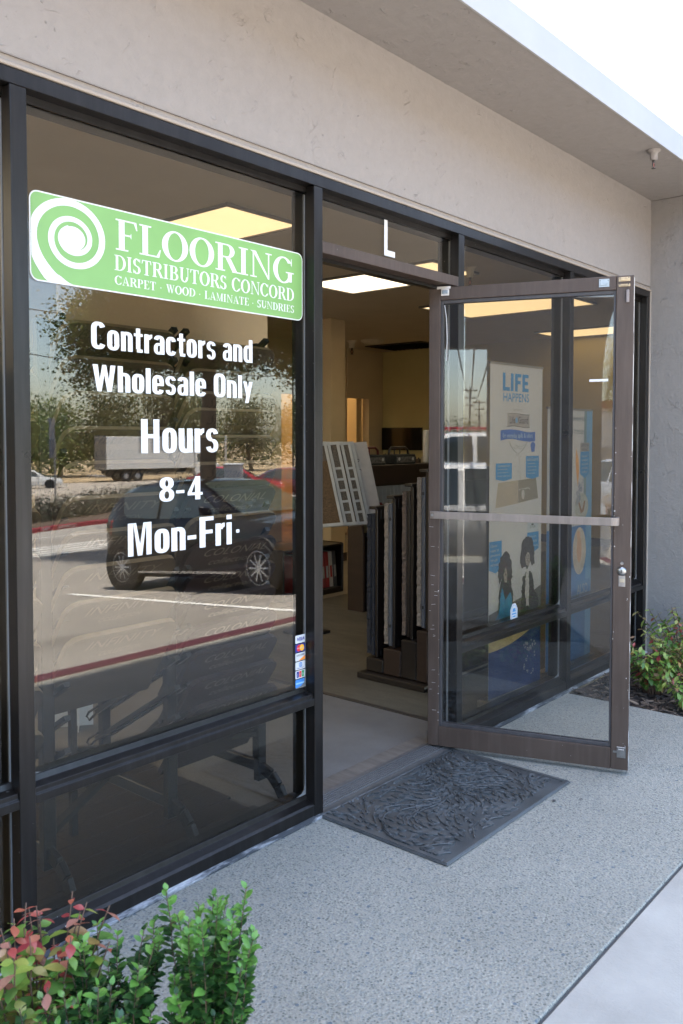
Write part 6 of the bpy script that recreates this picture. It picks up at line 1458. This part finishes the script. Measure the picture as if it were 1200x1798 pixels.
def leaf_mesh(name, m, L=1.0, wd=.5, fold=.18, curl=.25, prof=(0.10, .62, 1.0, .95, .6, 0.04)):
    """unit leaf along +x with midrib fold and a downward curl"""
    vs = []; fs = []; n = len(prof)
    for i, p in enumerate(prof):
        t = i/(n-1); z = -curl*L*(t**2)*.6
        for s_ in (-1, 0, 1): vs.append((t*L*(1-.12*curl*t), s_*p*wd*L/2, z+(fold*p*wd*L*.5 if s_ else 0)))
    for i in range(n-1):
        for j in range(2): a = i*3+j; fs.append((a, a+3, a+4, a+1))
    me = MB().add(vs, fs).mesh(name, m, True); return me
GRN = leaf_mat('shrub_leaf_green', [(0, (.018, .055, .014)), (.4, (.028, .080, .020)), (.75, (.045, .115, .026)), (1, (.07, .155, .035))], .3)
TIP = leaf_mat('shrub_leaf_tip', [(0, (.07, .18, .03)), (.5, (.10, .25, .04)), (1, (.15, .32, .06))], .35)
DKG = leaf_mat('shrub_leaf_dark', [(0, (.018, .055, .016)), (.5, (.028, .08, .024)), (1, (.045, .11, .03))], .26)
NGR = leaf_mat('nandina_leaf_green', [(0, (.06, .14, .025)), (.35, (.10, .21, .035)), (.6, (.16, .27, .04)), (.88, (.26, .33, .06)), (1, (.28, .16, .06))], .38)
NRD = leaf_mat('nandina_leaf_red', [(0, (.24, .030, .035)), (.4, (.33, .06, .05)), (.7, (.38, .12, .06)), (1, (.34, .16, .12))], .38)
NPK = leaf_mat('nandina_leaf_pale', [(0, (.24, .33, .07)), (.5, (.26, .30, .08)), (1, (.34, .20, .12))], .38)
STEMG = mat('green_stem', (.07, .10, .03), .6, var=.3, scale=40); STEMB = mat('brown_stem', (.09, .05, .03), .7, var=.3, scale=40)
def orient(d, roll):
    d = Vector(d).normalized(); q = d.to_track_quat('X', 'Z'); return (q @ Quaternion((1, 0, 0), roll))
def shrub(name, label, loc, stems, H, spread, leafL, kinds, seed, per=24, tipn=5, wd=.52, maxobj=285, upright=.85, group=None, droop=0.0, prefer=None):
    """upright leafy stems; each leaf of the outer growth is an object, the crowded inner ones are joined"""
    t = thing(name, label, 'shrub', loc, 0, group); rnd = random.Random(seed)
    meshes = [leaf_mesh('leaf', k, 1.0, wd*rnd.uniform(.9, 1.1), curl=c) for k in kinds for c in (.15, .45)]
    sb = MB(); L = []
    for i in range(stems):
        a = rnd.uniform(0, 6.28); r0 = spread*.25*math.sqrt(rnd.random()); p = Vector((r0*math.cos(a), r0*math.sin(a), 0))
        h = H*rnd.uniform(.55, 1.0) if i else H; out = Vector((math.cos(a), math.sin(a), 0))*(spread*rnd.uniform(.2, 1.0))
        if i == 0: out *= .25
        pts = []; n = 10
        for k in range(n+1):
            u = k/n; pts.append(p + out*(u**1.4) + Vector((0, 0, h*u*(1-droop*u*.4))) + Vector((rnd.uniform(-1, 1), rnd.uniform(-1, 1), 0))*H*.008)
        sb.tube(pts, [leafL*.075*(1-.6*k/n) for k in range(n+1)], 5)
        m = int(per*h/H)
        for j in range(m):
            u = .22+.78*(j+.5)/m; f = u*n; k = min(n-1, int(f)); c = pts[k].lerp(pts[k+1], f-k); d = (pts[k+1]-pts[k]).normalized()
            ph = j*2.4+i; sd = d.orthogonal().normalized(); sd.rotate(Quaternion(d, ph))
            for s_ in (1, -1):
                up = upright*(1.4 if j >= m-tipn/2 else .75)
                dirv = (sd*s_ + d*up + Vector((rnd.uniform(-.25, .25), rnd.uniform(-.25, .25), rnd.uniform(-.2, .2)-droop))).normalized()
                sz = leafL*rnd.uniform(.7, 1.15)*(0.72 if j >= m-2 else 1)
                tip = j >= m-tipn
                L.append((u*h+c.xy.length*.3, c, dirv, rnd.uniform(-.5, .5), sz, tip))
    sb.build('stems', STEMB, t, smooth=True)
    L.sort(key=lambda q: -q[0]); mb = MB(); nk = len(kinds); order = kinds
    for idx, (_, c, dv_, roll, sz, tip) in enumerate(L):
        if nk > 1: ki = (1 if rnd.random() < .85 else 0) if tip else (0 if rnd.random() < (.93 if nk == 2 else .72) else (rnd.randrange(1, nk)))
        else: ki = 0
        me = meshes[ki*2+rnd.randrange(2)]
        if idx < maxobj:
            o = bpy.data.objects.new('leaf', me); link(o, t); o.location = c; o.rotation_mode = 'QUATERNION'; o.rotation_quaternion = orient(dv_, roll); o.scale = (sz, sz, sz)
        else:
            q = orient(dv_, roll); mb.m = ki; mb.add([q @ (v.co*sz) + c for v in me.vertices], [tuple(p.vertices) for p in me.polygons])
    if mb.v: mb.build('inner_foliage', kinds, t, smooth=True, kind='stuff')
    return t
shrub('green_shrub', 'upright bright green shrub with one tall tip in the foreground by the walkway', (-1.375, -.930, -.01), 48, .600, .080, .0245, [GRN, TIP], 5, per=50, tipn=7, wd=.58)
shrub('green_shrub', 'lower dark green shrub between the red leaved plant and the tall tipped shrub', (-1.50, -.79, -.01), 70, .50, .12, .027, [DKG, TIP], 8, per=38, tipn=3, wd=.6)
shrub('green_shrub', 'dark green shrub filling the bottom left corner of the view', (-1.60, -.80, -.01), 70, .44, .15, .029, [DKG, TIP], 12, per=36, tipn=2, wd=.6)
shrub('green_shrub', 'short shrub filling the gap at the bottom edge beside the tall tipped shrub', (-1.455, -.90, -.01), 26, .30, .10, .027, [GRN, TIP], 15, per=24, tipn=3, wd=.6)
shrub('red_leaved_shrub', 'plant with crimson and lime green leaves at the left edge of the view', (-1.565, -.655, -.01), 50, .61, .13, .042, [NGR, NRD, NRD, NPK], 19, per=15, tipn=1, wd=.58, upright=.35, droop=.25)
shrub('nandina_shrub', 'green and pink tinged shrub in the mulch nearest the open door', (2.37, -.38, -.01), 30, .40, .25, .052, [NGR, NPK, NRD], 23, per=13, tipn=1, wd=.42, upright=.4, droop=.35)
shrub('nandina_shrub', 'taller shrub with yellow green leaves against the grey wall at the right edge', (2.74, -.46, -.01), 32, .50, .30, .052, [NGR, NPK, NRD], 27, per=15, tipn=1, wd=.42, upright=.4, droop=.3)
shrub('nandina_shrub', 'low leafy sprig at the front of the bark bed', (2.22, -.62, -.01), 9, .20, .15, .050, [NGR, NGR, NPK], 31, per=9, tipn=1, wd=.42, upright=.3, droop=.4)
lf = leaf_mesh('dry_leaf', mat('dead_leaf', (.05, .045, .045), .8), 1.0, .5, .1, .2)
for i, (x, y, l) in enumerate(((.66, -.62, 'small dark dead leaf lying on the walkway right of the mat'), (.75, -.70, 'second smaller dead leaf on the walkway farther right of the mat'))):
    o = inst('fallen_leaf', lf, None, (x, y, .006), (0, 0, .4+i), (.030-.010*i,)*3); tag(o, l, 'leaf')
